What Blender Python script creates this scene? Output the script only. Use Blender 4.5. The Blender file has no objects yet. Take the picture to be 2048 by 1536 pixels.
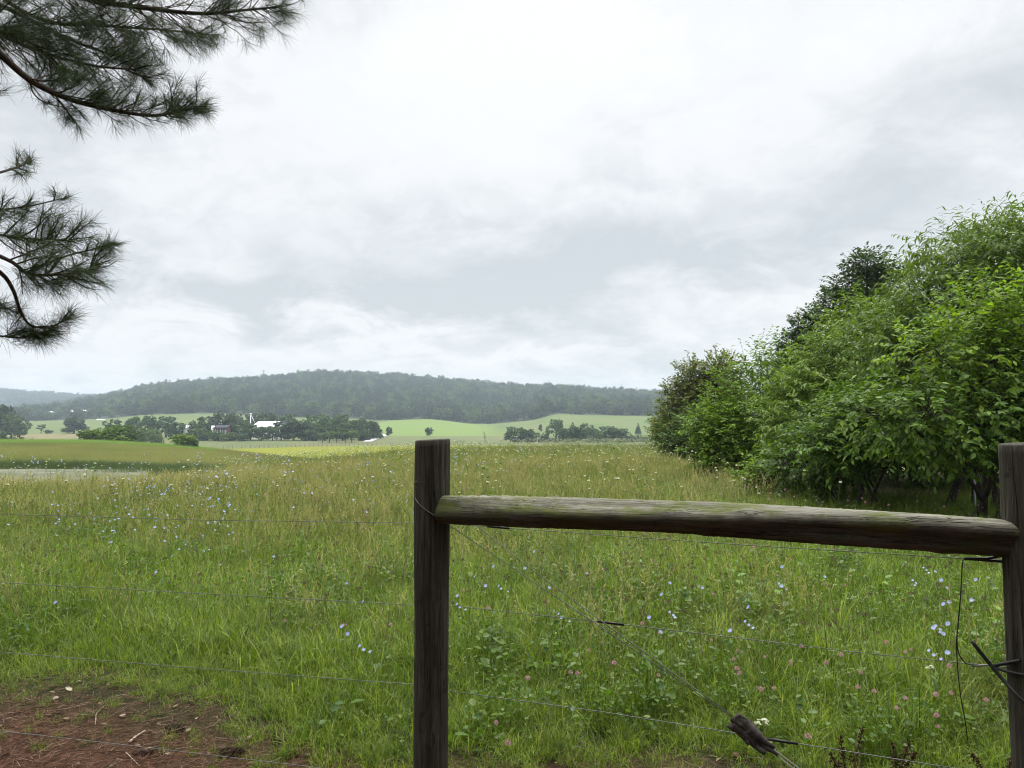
import bpy, math, random
import numpy as np
from mathutils import Vector, Matrix
rs = np.random.RandomState(7)
random.seed(7)
PI = math.pi
sc = bpy.context.scene
COL = sc.collection

# ------------------------------------------------------------------ camera
F, EYE = 1400.0, 1.6
PITCH = math.atan(77 / F)
cp, sp = math.cos(PITCH), math.sin(PITCH)
cam = bpy.data.cameras.new('camera')
cam.sensor_width = 36
cam.lens = 36 * F / 2048
cam.clip_start, cam.clip_end = 0.05, 20000
camo = bpy.data.objects.new('camera', cam)
COL.objects.link(camo)
camo.location = (0, 0, EYE)
camo.rotation_euler = (PI / 2 + PITCH, 0, 0)
sc.camera = camo

def P(x, y, d):
    """world point seen at photo pixel (x, y) at forward distance d"""
    fy = F * cp - (768 - y) * sp
    k = d / fy
    return np.array([(x - 1024) * k, d, EYE + ((768 - y) * cp + F * sp) * k])

def zy(y, d):
    return P(1024, y, d)[2]

# ------------------------------------------------------------------ mesh helpers
def link(o, parent=None):
    COL.objects.link(o)
    if parent is not None:
        o.parent = parent
    return o

def make_mesh(name, V, faces, mats=(), smooth=False, mat_idx=None):
    me = bpy.data.meshes.new(name)
    V = np.asarray(V, np.float32).reshape(-1, 3)
    fl = [np.asarray(f, np.int32) for f in faces if len(f)]
    me.vertices.add(len(V))
    me.vertices.foreach_set('co', V.ravel())
    loops = np.concatenate([f.ravel() for f in fl]) if fl else np.zeros(0, np.int32)
    sizes = np.concatenate([np.full(len(f), f.shape[1], np.int32) for f in fl]) if fl else np.zeros(0, np.int32)
    me.loops.add(len(loops))
    me.loops.foreach_set('vertex_index', loops)
    me.polygons.add(len(sizes))
    starts = np.concatenate([[0], np.cumsum(sizes)[:-1]]).astype(np.int32) if len(sizes) else sizes
    me.polygons.foreach_set('loop_start', starts)
    me.polygons.foreach_set('loop_total', sizes)
    for m in (mats if isinstance(mats, (list, tuple)) else [mats]):
        me.materials.append(m)
    if mat_idx is not None:
        me.polygons.foreach_set('material_index', np.asarray(mat_idx, np.int32))
    if smooth:
        me.polygons.foreach_set('use_smooth', np.ones(len(sizes), bool))
    me.update(calc_edges=True)
    me.validate()
    return me

class MB:
    def __init__(s):
        s.v, s.f3, s.f4, s.n = [], [], [], 0
    def add(s, V, T=None, Q=None):
        V = np.asarray(V, float).reshape(-1, 3)
        if T is not None and len(T): s.f3.append(np.asarray(T, int) + s.n)
        if Q is not None and len(Q): s.f4.append(np.asarray(Q, int) + s.n)
        s.v.append(V); s.n += len(V)
    def box(s, c, size, rot=None):
        x, y, z = np.array(size) / 2
        V = np.array([[-x,-y,-z],[x,-y,-z],[x,y,-z],[-x,y,-z],[-x,-y,z],[x,-y,z],[x,y,z],[-x,y,z]])
        if rot is not None: V = V @ np.array(rot).T
        s.add(V + np.array(c), Q=[[0,3,2,1],[4,5,6,7],[0,1,5,4],[1,2,6,5],[2,3,7,6],[3,0,4,7]])
    def tube(s, pts, radii, k=8, cap=True):
        pts = np.asarray(pts, float); n = len(pts)
        radii = np.full(n, radii) if np.isscalar(radii) else np.asarray(radii, float)
        t = np.gradient(pts, axis=0); t /= np.linalg.norm(t, axis=1)[:, None] + 1e-12
        up = np.array([0.0, 0, 1]) if abs(t[0][2]) < .9 else np.array([1.0, 0, 0])
        u = np.cross(up, t[0]); u /= np.linalg.norm(u)
        V = []
        a = np.arange(k) * 2 * PI / k
        for i in range(n):
            u = u - t[i] * np.dot(u, t[i]); u /= np.linalg.norm(u)
            w = np.cross(t[i], u)
            V.append(pts[i] + radii[i] * (np.cos(a)[:, None] * u + np.sin(a)[:, None] * w))
        V = np.concatenate(V)
        Q = [[i*k+j, i*k+(j+1) % k, (i+1)*k+(j+1) % k, (i+1)*k+j] for i in range(n-1) for j in range(k)]
        T = []
        if cap:
            V = np.concatenate([V, pts[:1], pts[-1:]])
            c0, c1 = n*k, n*k+1
            T = [[c0, (j+1) % k, j] for j in range(k)] + [[c1, (n-1)*k+j, (n-1)*k+(j+1) % k] for j in range(k)]
        s.add(V, T, Q)
    def sticks(s, P0, P1, r0, r1, k=3):
        P0 = np.asarray(P0, float); P1 = np.asarray(P1, float); n = len(P0)
        if n == 0: return
        d = P1 - P0; d /= np.linalg.norm(d, axis=1)[:, None] + 1e-9
        ref = np.where(np.abs(d[:, 2:3]) < .9, [[0, 0, 1.0]], [[1.0, 0, 0]])
        u = np.cross(ref, d); u /= np.linalg.norm(u, axis=1)[:, None]
        w = np.cross(d, u)
        a = np.arange(k) * 2 * PI / k
        ring = np.cos(a)[None, :, None] * u[:, None] + np.sin(a)[None, :, None] * w[:, None]
        r0 = np.broadcast_to(r0, n); r1 = np.broadcast_to(r1, n)
        A = P0[:, None] + ring * r0[:, None, None]; B = P1[:, None] + ring * r1[:, None, None]
        V = np.concatenate([A, B], 1).reshape(-1, 3)
        q = np.array([[j, (j+1) % k, k+(j+1) % k, k+j] for j in range(k)])
        Q = (np.arange(n)[:, None, None] * 2 * k + q[None]).reshape(-1, 4)
        s.add(V, Q=Q)
    def stamp(s, T_v, T_f, pos, R, scale):
        """copies of a small template: T_v (m,3), T_f (f,3) at pos (n,3) with rotations R (n,3,3), scale (n,) or (n,3)"""
        n, m = len(pos), len(T_v)
        if n == 0: return
        sc_ = np.asarray(scale, float)
        if sc_.ndim == 1: sc_ = sc_[:, None]
        V = np.einsum('nij,nmj->nmi', R, T_v[None] * sc_[:, None, :]) + pos[:, None]
        f = (np.arange(n)[:, None, None] * m + np.asarray(T_f)[None]).reshape(-1, np.asarray(T_f).shape[1])
        if f.shape[1] == 3: s.add(V.reshape(-1, 3), T=f)
        else: s.add(V.reshape(-1, 3), Q=f)
    def mesh(s, name, mats, smooth=False):
        V = np.concatenate(s.v) if s.v else np.zeros((0, 3))
        return make_mesh(name, V, [np.concatenate(s.f3) if s.f3 else [], np.concatenate(s.f4) if s.f4 else []], mats, smooth)
    def build(s, name, mats, parent=None, smooth=False):
        return link(bpy.data.objects.new(name, s.mesh(name, mats, smooth)), parent)

def tag(o, label=None, cat=None, group=None, kind=None):
    if label: o['label'] = label
    if cat: o['category'] = cat
    if group: o['group'] = group
    if kind: o['kind'] = kind
    return o

def empty(name, loc=(0, 0, 0)):
    o = bpy.data.objects.new(name, None)
    o.empty_display_size = .2
    COL.objects.link(o); o.location = loc
    return o

def copy_tree(o, parent=None):
    c = o.copy(); COL.objects.link(c); c.parent = parent
    for ch in list(o.children): copy_tree(ch, c)
    return c

def norm(a):
    return a / (np.linalg.norm(a, axis=-1, keepdims=True) + 1e-9)

def frames(axis, normal):
    """rotation matrices with local y along axis and local z near normal"""
    a = norm(axis); b = norm(np.cross(a, normal)); n = np.cross(b, a)
    return np.stack([b, a, n], -1)

# ------------------------------------------------------------------ materials
class NT:
    def __init__(s, name):
        s.m = bpy.data.materials.new(name); s.m.use_nodes = True
        s.t = s.m.node_tree; s.t.nodes.clear()
        s.out = s.t.nodes.new('ShaderNodeOutputMaterial')
    def n(s, kind, **kw):
        nd = s.t.nodes.new(kind)
        for k, v in kw.items(): setattr(nd, k, v)
        return nd
    def l(s, a, b): s.t.links.new(a, b)
    def math(s, op, a, b=None, clamp=False):
        nd = s.n('ShaderNodeMath', operation=op, use_clamp=clamp)
        for i, v in enumerate((a, b)):
            if v is None: continue
            if isinstance(v, (int, float)): nd.inputs[i].default_value = v
            else: s.l(v, nd.inputs[i])
        return nd.outputs[0]
    def ramp(s, fac, stops, interp='LINEAR'):
        nd = s.n('ShaderNodeValToRGB'); cr = nd.color_ramp; cr.interpolation = interp
        while len(cr.elements) < len(stops): cr.elements.new(.5)
        for e, (p, c) in zip(cr.elements, stops):
            e.position = p; e.color = (*c, 1) if len(c) == 3 else c
        s.l(fac, nd.inputs[0]); return nd.outputs[0]
    def noise(s, vec, scale, detail=4, rough=.55, dist=0, out=0):
        nd = s.n('ShaderNodeTexNoise'); nd.inputs['Scale'].default_value = scale
        nd.inputs['Detail'].default_value = detail; nd.inputs['Roughness'].default_value = rough
        nd.inputs['Distortion'].default_value = dist
        if vec is not None: s.l(vec, nd.inputs['Vector'])
        return nd.outputs[out]
    def mapping(s, vec, scale=(1, 1, 1), loc=(0, 0, 0)):
        nd = s.n('ShaderNodeMapping'); nd.inputs['Scale'].default_value = scale; nd.inputs['Location'].default_value = loc
        s.l(vec, nd.inputs['Vector']); return nd.outputs[0]
    def mix(s, fac, a, b, mode='MIX'):
        nd = s.n('ShaderNodeMix', data_type='RGBA', blend_type=mode)
        for i, v in ((0, fac), (6, a), (7, b)):
            if isinstance(v, (int, float)): nd.inputs[i].default_value = v
            elif isinstance(v, tuple): nd.inputs[i].default_value = (*v, 1)
            else: s.l(v, nd.inputs[i])
        return nd.outputs[2]
    def maprange(s, v, a, b, c=0, d=1, smooth=True):
        nd = s.n('ShaderNodeMapRange'); nd.interpolation_type = 'SMOOTHSTEP' if smooth else 'LINEAR'
        s.l(v, nd.inputs[0])
        for i, x in enumerate((a, b, c, d)): nd.inputs[i+1].default_value = x
        return nd.outputs[0]
    def pos(s): return s.n('ShaderNodeNewGeometry').outputs['Position']
    def objco(s): return s.n('ShaderNodeTexCoord').outputs['Object']
    def bsdf(s, color, rough=.7, spec=.3, transl=0, tcolor=None, bump=None, metallic=0):
        p = s.n('ShaderNodeBsdfPrincipled')
        if isinstance(color, tuple): p.inputs['Base Color'].default_value = (*color, 1)
        else: s.l(color, p.inputs['Base Color'])
        if isinstance(rough, (int, float)): p.inputs['Roughness'].default_value = rough
        else: s.l(rough, p.inputs['Roughness'])
        p.inputs['Specular IOR Level'].default_value = spec; p.inputs['Metallic'].default_value = metallic
        if bump is not None:
            h, st, di = bump
            b = s.n('ShaderNodeBump'); b.inputs['Strength'].default_value = st; b.inputs['Distance'].default_value = di
            s.l(h, b.inputs['Height']); s.l(b.outputs[0], p.inputs['Normal'])
        o = p.outputs[0]
        if transl:
            t = s.n('ShaderNodeBsdfTranslucent')
            c = tcolor if tcolor is not None else color
            if isinstance(c, tuple): t.inputs[0].default_value = (*c, 1)
            else: s.l(c, t.inputs[0])
            mx = s.n('ShaderNodeMixShader'); mx.inputs[0].default_value = transl
            s.l(o, mx.inputs[1]); s.l(t.outputs[0], mx.inputs[2]); o = mx.outputs[0]
        s.l(o, s.out.inputs['Surface'])
        return s.m

def mat_plain(name, c, rough=.7, spec=.3, metallic=0, var=.25, scale=3.0):
    t = NT(name); v = t.noise(t.objco(), scale, 5)
    lo = tuple(x * (1 - var) for x in c); hi = tuple(min(1, x * (1 + var)) for x in c)
    return t.bsdf(t.ramp(v, [(.3, lo), (.7, hi)]), rough, spec, metallic=metallic)

def mat_leaf(name, stops, transl=.35, rough=.5, spec=.3, obj_rand=.0, patch=None, tgain=1.25, drift=None):
    """colour per leaf/blade (random per island), optionally shifted per object and by patches on the ground"""
    t = NT(name)
    g = t.n('ShaderNodeNewGeometry')
    fac = g.outputs['Random Per Island']
    if obj_rand:
        oi = t.n('ShaderNodeObjectInfo').outputs['Random']
        fac = t.math('ADD', t.math('MULTIPLY', fac, 1 - obj_rand), t.math('MULTIPLY', oi, obj_rand))
    c = t.ramp(fac, stops)
    if patch:
        scale, col, a, b, amt = patch
        nz = t.noise(t.mapping(g.outputs['Position'], (1, .6, 0)), scale, 3, .6)
        c = t.mix(t.maprange(nz, a, b, 0, amt), c, col, 'MIX')
        if drift:
            nz2 = t.noise(t.mapping(g.outputs['Position'], (.8, .5, 0), (31, 7, 0)), scale * 1.9, 4, .6)
            c = t.mix(t.maprange(nz2, .5, .64, 0, .42), c, drift, 'MIX')
    tc = t.mix(1.0, c, (tgain, tgain * 1.05, tgain * .6), 'MULTIPLY')
    return t.bsdf(c, rough, spec, transl, tc)

# ------------------------------------------------------------------ terrain
def pchip_slopes(x, y):
    """monotone cubic slopes along the last axis (numpy arrays)"""
    h = np.diff(x, axis=-1); d = np.diff(y, axis=-1) / h
    m = np.zeros_like(y)
    w1 = 2 * h[..., 1:] + h[..., :-1]; w2 = h[..., 1:] + 2 * h[..., :-1]
    same = d[..., :-1] * d[..., 1:] > 0
    with np.errstate(divide='ignore', invalid='ignore'):
        mm = (w1 + w2) / (w1 / d[..., :-1] + w2 / d[..., 1:])
    m[..., 1:-1] = np.where(same, mm, 0)
    m[..., 0] = d[..., 0]; m[..., -1] = d[..., -1]
    return m

def hermite(x0, x1, y0, y1, m0, m1, x):
    h = x1 - x0; t = np.clip((x - x0) / h, 0, 1)
    return ((1 + 2*t) * (1-t)**2) * y0 + t * (1-t)**2 * h * m0 + t*t * (3-2*t) * y1 + t*t * (t-1) * h * m1

def curve(xs, ys, x):
    xs = np.array(xs, float); ys = np.array(ys, float)
    m = pchip_slopes(xs, ys)
    x = np.clip(x, xs[0], xs[-1])
    i = np.clip(np.searchsorted(xs, x) - 1, 0, len(xs) - 2)
    return hermite(xs[i], xs[i+1], ys[i], ys[i+1], m[i], m[i+1], x)

# knots of the ground along each bearing (given as photo columns) : (distance, height)
CX = [-7000, -400, 0, 150, 300, 450, 620, 830, 1000, 1310, 1700, 2400, 9000]
def zrow(ys, ds, off=0.0):
    return [zy(y, d) + off for y, d in zip(ys, ds)]
full = lambda v: [v] * len(CX)
KN = []
KN.append((full(2.0), full(0.0)))
KN.append((full(12.0), full(0.0)))
d2 = [26, 26, 27, 28, 29, 32, 40, 52, 60, 64, 64, 64, 64]
KN.append((d2, zrow([983, 983, 982, 978, 967, 942, 918, 897, 890.5, 888, 888, 888, 888], d2, -.40)))
KN.append((full(68 - 26.0)[:6] + [55, 62, 70, 74, 74, 74, 74], [-2.5, -2.5, -2.5, -2.5, -2.45, -2.2, -2.0, -1.6, -1.4, -1.3, -1.3, -1.3, -1.3]))
KN.append((full(53.0)[:6] + [62, 70, 80, 84, 84, 84, 84], [-2.5, -2.5, -2.5, -2.5, -2.2, -2.3, -2.6, -2.4, -2.3, -2.2, -2.2, -2.2, -2.2]))
KN.append((full(56.0)[:6] + [66, 78, 90, 92, 92, 92, 92], [-1.75, -1.75, -1.75, -1.75, -1.95, -2.2, -2.75, -3.2, -3.1, -3, -3, -3, -3]))
KN.append((full(120.0), zrow([880, 880, 880, 880.5, 887, 900, 917.5, 926, 928, 928, 928, 928, 928], full(120.0), -.3)))
KN.append((full(175.0), [-6, -6, -6, -6.5, -7, -7.8, -8, -8, -8, -8, -8, -8, -8]))
KN.append((full(250.0), zrow([890, 890, 890, 892, 896, 897.5, 893.5, 891, 891, 893, 894, 894, 894], full(250.0))))
KN.append((full(305.0), zrow([880, 880, 879, 879, 879, 879, 881, 882, 883.5, 884, 884, 884, 884], full(305.0))))
KN.append((full(400.0), zrow([868, 868, 867, 866, 866, 868, 871, 872, 872, 874, 874, 874, 874], full(400.0))))
KN.append((full(650.0), zrow([848, 848, 844, 840, 829.5, 828, 836, 839, 846, 832, 832, 834, 838], full(650.0))))
KN.append((full(1300.0), zrow([838, 838, 834, 817, 789, 773.5, 759, 767, 780, 797, 812, 825, 828], full(1300.0))))
KN.append((full(2100.0), zrow([785, 782, 786.5, 799, 812, 815, 815, 815, 815, 815, 818, 825, 828], full(2100.0))))
KN.append((full(3300.0), zrow([840] * len(CX), full(3300.0))))
# finer ridge line of the two far hills
RIDGE_X = [-7000, -400, 0, 110, 180, 240, 300, 400, 525, 640, 700, 760, 830, 900, 1000, 1100, 1200, 1310, 1700, 2400, 9000]
RIDGE_Y = [838, 838, 835, 822, 805, 797, 788.5, 776, 767.5, 760, 762, 763, 770, 775, 782, 789, 795, 799, 812, 825, 828]
BASE_X = [-7000, -400, 0, 60, 200, 300, 420, 560, 700, 760, 850, 960, 1060, 1120, 1200, 1310, 1700, 9000]
BASE_Y = [848, 848, 844, 842, 838, 829.5, 827, 834, 837, 841, 838.5, 848, 841, 828.5, 830.5, 832, 832, 838]
NK = len(KN)
SAFE = np.arange(-7000, 9001, 2.0)
TD = np.zeros((len(SAFE), NK)); TZ = np.zeros((len(SAFE), NK))
for k, (d, z) in enumerate(KN):
    TD[:, k] = curve(CX, d, SAFE); TZ[:, k] = curve(CX, z, SAFE)
TZ[:, 12] = [zy(v, 1300.0) for v in curve(RIDGE_X, RIDGE_Y, SAFE)]
TZ[:, 11] = [zy(v, 650.0) for v in curve(BASE_X, BASE_Y, SAFE)]
TM = pchip_slopes(TD, TZ)
XT = F * cp + 77 * sp

def hash_noise(x, y, s):
    """smooth value noise"""
    x = np.asarray(x) / s; y = np.asarray(y) / s
    xi = np.floor(x).astype(np.int64); yi = np.floor(y).astype(np.int64)
    fx = x - xi; fy = y - yi
    fx = fx*fx*(3-2*fx); fy = fy*fy*(3-2*fy)
    def h(a, b):
        v = np.sin(a * 127.1 + b * 311.7 + s * 17.3) * 43758.5453
        return v - np.floor(v)
    return (h(xi, yi)*(1-fx)+h(xi+1, yi)*fx)*(1-fy) + (h(xi, yi+1)*(1-fx)+h(xi+1, yi+1)*fx)*fy

def colpx(X, Y):
    return 1024 + XT * X / np.maximum(Y, .1)

def zat(X, Y, bumps=True):
    X = np.atleast_1d(np.asarray(X, float)); Y = np.atleast_1d(np.asarray(Y, float))
    px = np.clip(colpx(X, Y), SAFE[0], SAFE[-1] - 2.1)
    f = (px - SAFE[0]) / 2.0; i = f.astype(int); f = f - i
    z = np.zeros_like(Y)
    D = lambda T, k: T[i, k] * (1 - f) + T[i+1, k] * f
    for k in range(NK - 1):
        d0, d1 = D(TD, k), D(TD, k+1)
        m = (Y >= d0) & (Y <= d1)
        if not m.any(): continue
        v = hermite(d0, d1, D(TZ, k), D(TZ, k+1), D(TM, k), D(TM, k+1), Y)
        z = np.where(m, v, z)
    if bumps:
        near = np.clip((Y - 1) / 6, 0, 1) * np.clip((70 - Y) / 20, 0, 1)
        z = z + near * (hash_noise(X, Y, 3.1) - .5) * .16
        far = np.clip((Y - 700) / 300, 0, 1)
        z = z + far * (hash_noise(X, Y, 70.0) - .5) * 9
    return z

# ground materials
def mat_meadow():
    t = NT('meadow_ground'); p = t.pos()
    n1 = t.noise(t.mapping(p, (1, .45, 0)), .09, 4, .6)
    n2 = t.noise(p, 1.3, 5, .65)
    n3 = t.noise(p, 22, 4, .7)
    c = t.ramp(n1, [(.35, (.085, .095, .030)), (.5, (.12, .115, .045)), (.65, (.09, .115, .03))])
    c = t.mix(t.maprange(n2, .45, .7, 0, .6), c, (.040, .058, .014))
    sx = t.n('ShaderNodeSeparateXYZ'); t.l(p, sx.inputs[0])
    # bare litter of brown pine needles under the tree by the fence
    wob = t.math('MULTIPLY', t.math('SUBTRACT', t.noise(p, 1.1, 4, .6), .5), 1.5)
    e = t.math('ADD', t.math('ADD', sx.outputs[1], t.math('MULTIPLY', sx.outputs[0], .25)), wob)
    lit = t.maprange(e, 2.9, 3.7, 1, 0)
    soil = t.ramp(t.noise(t.mapping(p, (1, 1, 0)), 34, 5, .75, .4), [(.3, (.016, .008, .005)), (.5, (.062, .030, .017)), (.7, (.14, .070, .042))])
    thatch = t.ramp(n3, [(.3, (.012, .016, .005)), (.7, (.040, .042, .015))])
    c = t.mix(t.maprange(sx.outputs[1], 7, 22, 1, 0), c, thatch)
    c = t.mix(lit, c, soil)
    crest = t.math('MULTIPLY', t.maprange(sx.outputs[1], 104, 116), t.maprange(sx.outputs[0], -40, -75, 0, 1))
    c = t.mix(t.math('MULTIPLY', crest, t.maprange(n2, .3, .6)), c, (.075, .125, .025))
    return t.bsdf(c, .95, .1, bump=(n3, .6, .03))

def mat_field(name, a, b, c, stripes=0.0, scale=.03, strip=False):
    t = NT(name); p = t.pos()
    n1 = t.noise(t.mapping(p, (1, .5, 0)), scale, 5, .6)
    n2 = t.noise(t.mapping(p, (.3, 1.6, 0)), .35, 4, .7)
    col = t.ramp(n1, [(.35, a), (.5, b), (.68, c)])
    k = t.mix(t.maprange(n2, .35, .7, 0, .35), col, tuple(x * .62 for x in b))
    if stripes:
        w = t.n('ShaderNodeTexWave'); w.bands_direction = 'Y'; w.inputs['Scale'].default_value = stripes
        w.inputs['Distortion'].default_value = 6; w.inputs['Detail'].default_value = 3; w.inputs['Detail Scale'].default_value = .4
        t.l(t.mapping(p, (.25, 1, 0)), w.inputs['Vector'])
        k = t.mix(t.math('MULTIPLY', w.outputs['Fac'], .28), k, tuple(x * 1.5 for x in a))
    if strip:   # a strip of dry stubble at the far left
        sx = t.n('ShaderNodeSeparateXYZ'); t.l(p, sx.inputs[0])
        f = t.math('MULTIPLY', t.maprange(sx.outputs[0], -185, -215), t.math('MULTIPLY', t.maprange(sx.outputs[1], 290, 300), t.maprange(sx.outputs[1], 385, 396, 1, 0)))
        k = t.mix(t.math('MULTIPLY', f, .45), k, (.20, .15, .08))
    return t.bsdf(k, .95, .1, bump=(n2, .4, .4))

def mat_hill_fields():
    """slopes below the wood: a mown bright field in the middle, dull pastures on each side"""
    t = NT('hillside_fields'); p = t.pos()
    sx = t.n('ShaderNodeSeparateXYZ'); t.l(p, sx.inputs[0])
    n1 = t.noise(t.mapping(p, (1, .6, 0)), .025, 5, .62)
    n2 = t.noise(t.mapping(p, (.22, 1.2, 0)), .12, 5, .7)
    dull = t.ramp(n1, [(.35, (.074, .108, .034)), (.5, (.096, .128, .040)), (.66, (.118, .125, .046))])
    bright = t.ramp(n2, [(.32, (.092, .145, .034)), (.5, (.122, .175, .040)), (.7, (.145, .18, .05))])
    # field corners: left edge along X = -150 .. , right edge slanting
    xw = t.math('ADD', sx.outputs[0], t.math('MULTIPLY', t.math('SUBTRACT', n1, .5), 26))
    le = t.maprange(xw, -118, -110)
    ang = t.math('ADD', xw, t.math('MULTIPLY', sx.outputs[1], .085))
    ri = t.maprange(ang, 18, 40, 1, 0)
    c = t.mix(t.math('MULTIPLY', le, ri), dull, bright)
    c = t.mix(t.maprange(n2, .4, .75, 0, .35), c, (.07, .09, .035))
    return t.bsdf(c, .95, .1)

M_meadow = mat_meadow()
M_hay = mat_field('hay_field', (.125, .138, .008), (.150, .154, .010), (.128, .150, .009), .10)
def mat_pasture(*a):
    return mat_field(*a, strip=True)
M_past = mat_pasture('pasture', (.082, .108, .042), (.105, .12, .048), (.128, .117, .058), 0, .02)
M_hfield = mat_hill_fields()
M_hill = mat_field('forest_floor', (.022, .032, .014), (.03, .04, .018), (.035, .045, .02))

def ground_part(name, k0, k1, mat, rows):
    """a sheet of ground between knots k0 and k1; the column spacing follows the bearing"""
    xs = np.concatenate([np.arange(-7000, -400, 150), np.arange(-400, 2460, 5), np.arange(2460, 9001, 150)]).astype(float)
    xs = np.clip(xs, SAFE[0], SAFE[-1] - 3)
    i = ((xs - SAFE[0]) / 2).astype(int)
    Ys = []
    for k, r in zip(range(k0, k1), rows):
        t = np.linspace(0, 1, r, endpoint=False)
        Ys.append(TD[i, k][None] * (1 - t)[:, None] + TD[i, k+1][None] * t[:, None])
    Ys.append(TD[i, k1][None])
    Y = np.concatenate(Ys)
    X = Y * ((xs - 1024) / XT)[None]
    Z = zat(X.ravel(), Y.ravel() * .999999 if k1 == NK - 1 else Y.ravel()).reshape(Y.shape)
    R, C = Y.shape
    V = np.stack([X, Y, Z], -1).reshape(-1, 3)
    a = (np.arange(R - 1)[:, None] * C + np.arange(C - 1)[None]).ravel()
    Q = np.stack([a, a + 1, a + C + 1, a + C], -1)
    o = link(bpy.data.objects.new(name, make_mesh(name, V, [Q], mat, True)))
    return tag(o, kind='structure')

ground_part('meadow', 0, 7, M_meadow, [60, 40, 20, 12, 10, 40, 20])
ground_part('hay_field', 7, 8, M_hay, [24])
ground_part('pasture', 8, 10, M_past, [16, 20])
ground_part('hillside', 10, 11, M_hfield, [50])
ground_part('wooded_hill', 11, 14, M_hill, [60, 40, 16])
# the ground under and behind the viewer
gx = np.linspace(-60, 60, 61); gy = np.linspace(-40, 2.0, 22)
GX, GY = np.meshgrid(gx, gy)
V = np.stack([GX, GY, np.zeros_like(GX)], -1).reshape(-1, 3)
a = (np.arange(21)[:, None] * 61 + np.arange(60)[None]).ravel()
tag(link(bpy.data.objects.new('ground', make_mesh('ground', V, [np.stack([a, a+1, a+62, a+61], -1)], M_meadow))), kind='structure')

# pond in the hollow
def pond():
    t = NT('pond_water'); p = t.pos()
    n = t.noise(t.mapping(p, (1, 1.8, 0)), 1.6, 3, .5)
    m = t.bsdf(t.ramp(t.noise(t.mapping(p, (.4, 1, 0)), .5, 5, .65), [(.4, (.06, .07, .035)), (.65, (.125, .125, .075))]), .7, .2, bump=(n, .12, .05))
    xs = np.linspace(-300, 300, 40); V = []; Q = []
    for i, x in enumerate(xs):
        for d in (39.5, 44, 49, 54.9):
            V.append([(x - 1024) / XT * d, d, -1.98])
    for i in range(39):
        for j in range(3):
            Q.append([i*4+j, (i+1)*4+j, (i+1)*4+j+1, i*4+j+1])
    tag(link(bpy.data.objects.new('pond_water', make_mesh('pond_water', V, [Q], m))), kind='structure')
pond()

# farm lane climbing past the farm trees
def lane():
    m = mat_plain('lane_gravel', (.36, .34, .32), .9, .2, var=.15, scale=.5)
    pts = [(735, 287), (741, 306), (747, 322), (754, 345), (762, 375), (769, 405), (771, 430)]
    V, Q = [], []
    cs = np.array([[(x - 1024) / XT * d, d] for x, d in pts])
    tt = np.gradient(cs, axis=0); tt /= np.linalg.norm(tt, axis=1)[:, None]
    nn = np.stack([tt[:, 1], -tt[:, 0]], -1)
    for c, n in zip(cs, nn):
        for s in (-1.9, 1.9):
            q = c + n * s
            V.append([q[0], q[1], zat(q[0], q[1])[0] + .25])
    for i in range(len(cs) - 1): Q.append([2*i, 2*i+1, 2*i+3, 2*i+2])
    tag(link(bpy.data.objects.new('farm_lane', make_mesh('farm_lane', V, [Q], m))), kind='structure')
lane()

# ------------------------------------------------------------------ scatter of stuff
def scatter(name, pts, rot, scl, pick, protos, kind='stuff', label=None):
    """one object: points carrying turn, size and choice of prototype; geometry nodes place the prototypes"""
    me = bpy.data.meshes.new(name)
    n = len(pts)
    me.vertices.add(n); me.vertices.foreach_set('co', np.asarray(pts, np.float32).ravel())
    for nm, ty, arr in (('turn', 'FLOAT_VECTOR', rot), ('size', 'FLOAT_VECTOR', scl), ('pick', 'INT', pick)):
        at = me.attributes.new(nm, ty, 'POINT')
        if ty == 'INT': at.data.foreach_set('value', np.asarray(arr, np.int32))
        else: at.data.foreach_set('vector', np.asarray(arr, np.float32).ravel())
    o = link(bpy.data.objects.new(name, me))
    col = bpy.data.collections.new(name + '_kinds')
    for k, pm in enumerate(protos):
        po = bpy.data.objects.new('%s_kind_%02d' % (name, k), pm)
        col.objects.link(po)
    ng = bpy.data.node_groups.new(name, 'GeometryNodeTree')
    ng.interface.new_socket('Geometry', in_out='INPUT', socket_type='NodeSocketGeometry')
    ng.interface.new_socket('Geometry', in_out='OUTPUT', socket_type='NodeSocketGeometry')
    gi = ng.nodes.new('NodeGroupInput'); go = ng.nodes.new('NodeGroupOutput')
    iop = ng.nodes.new('GeometryNodeInstanceOnPoints')
    ci = ng.nodes.new('GeometryNodeCollectionInfo'); ci.inputs['Collection'].default_value = col
    ci.inputs['Separate Children'].default_value = True; ci.inputs['Reset Children'].default_value = True
    iop.inputs['Pick Instance'].default_value = True
    def na(nm, ty):
        nd = ng.nodes.new('GeometryNodeInputNamedAttribute'); nd.data_type = ty; nd.inputs['Name'].default_value = nm
        return nd.outputs['Attribute']
    L = ng.links.new
    L(gi.outputs[0], iop.inputs['Points']); L(ci.outputs[0], iop.inputs['Instance'])
    L(na('pick', 'INT'), iop.inputs['Instance Index'])
    er = ng.nodes.new('FunctionNodeEulerToRotation'); L(na('turn', 'FLOAT_VECTOR'), er.inputs[0])
    L(er.outputs[0], iop.inputs['Rotation']); L(na('size', 'FLOAT_VECTOR'), iop.inputs['Scale'])
    L(iop.outputs[0], go.inputs[0])
    md = o.modifiers.new('scatter', 'NODES'); md.node_group = ng
    return tag(o, label=label, kind=kind)

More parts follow.
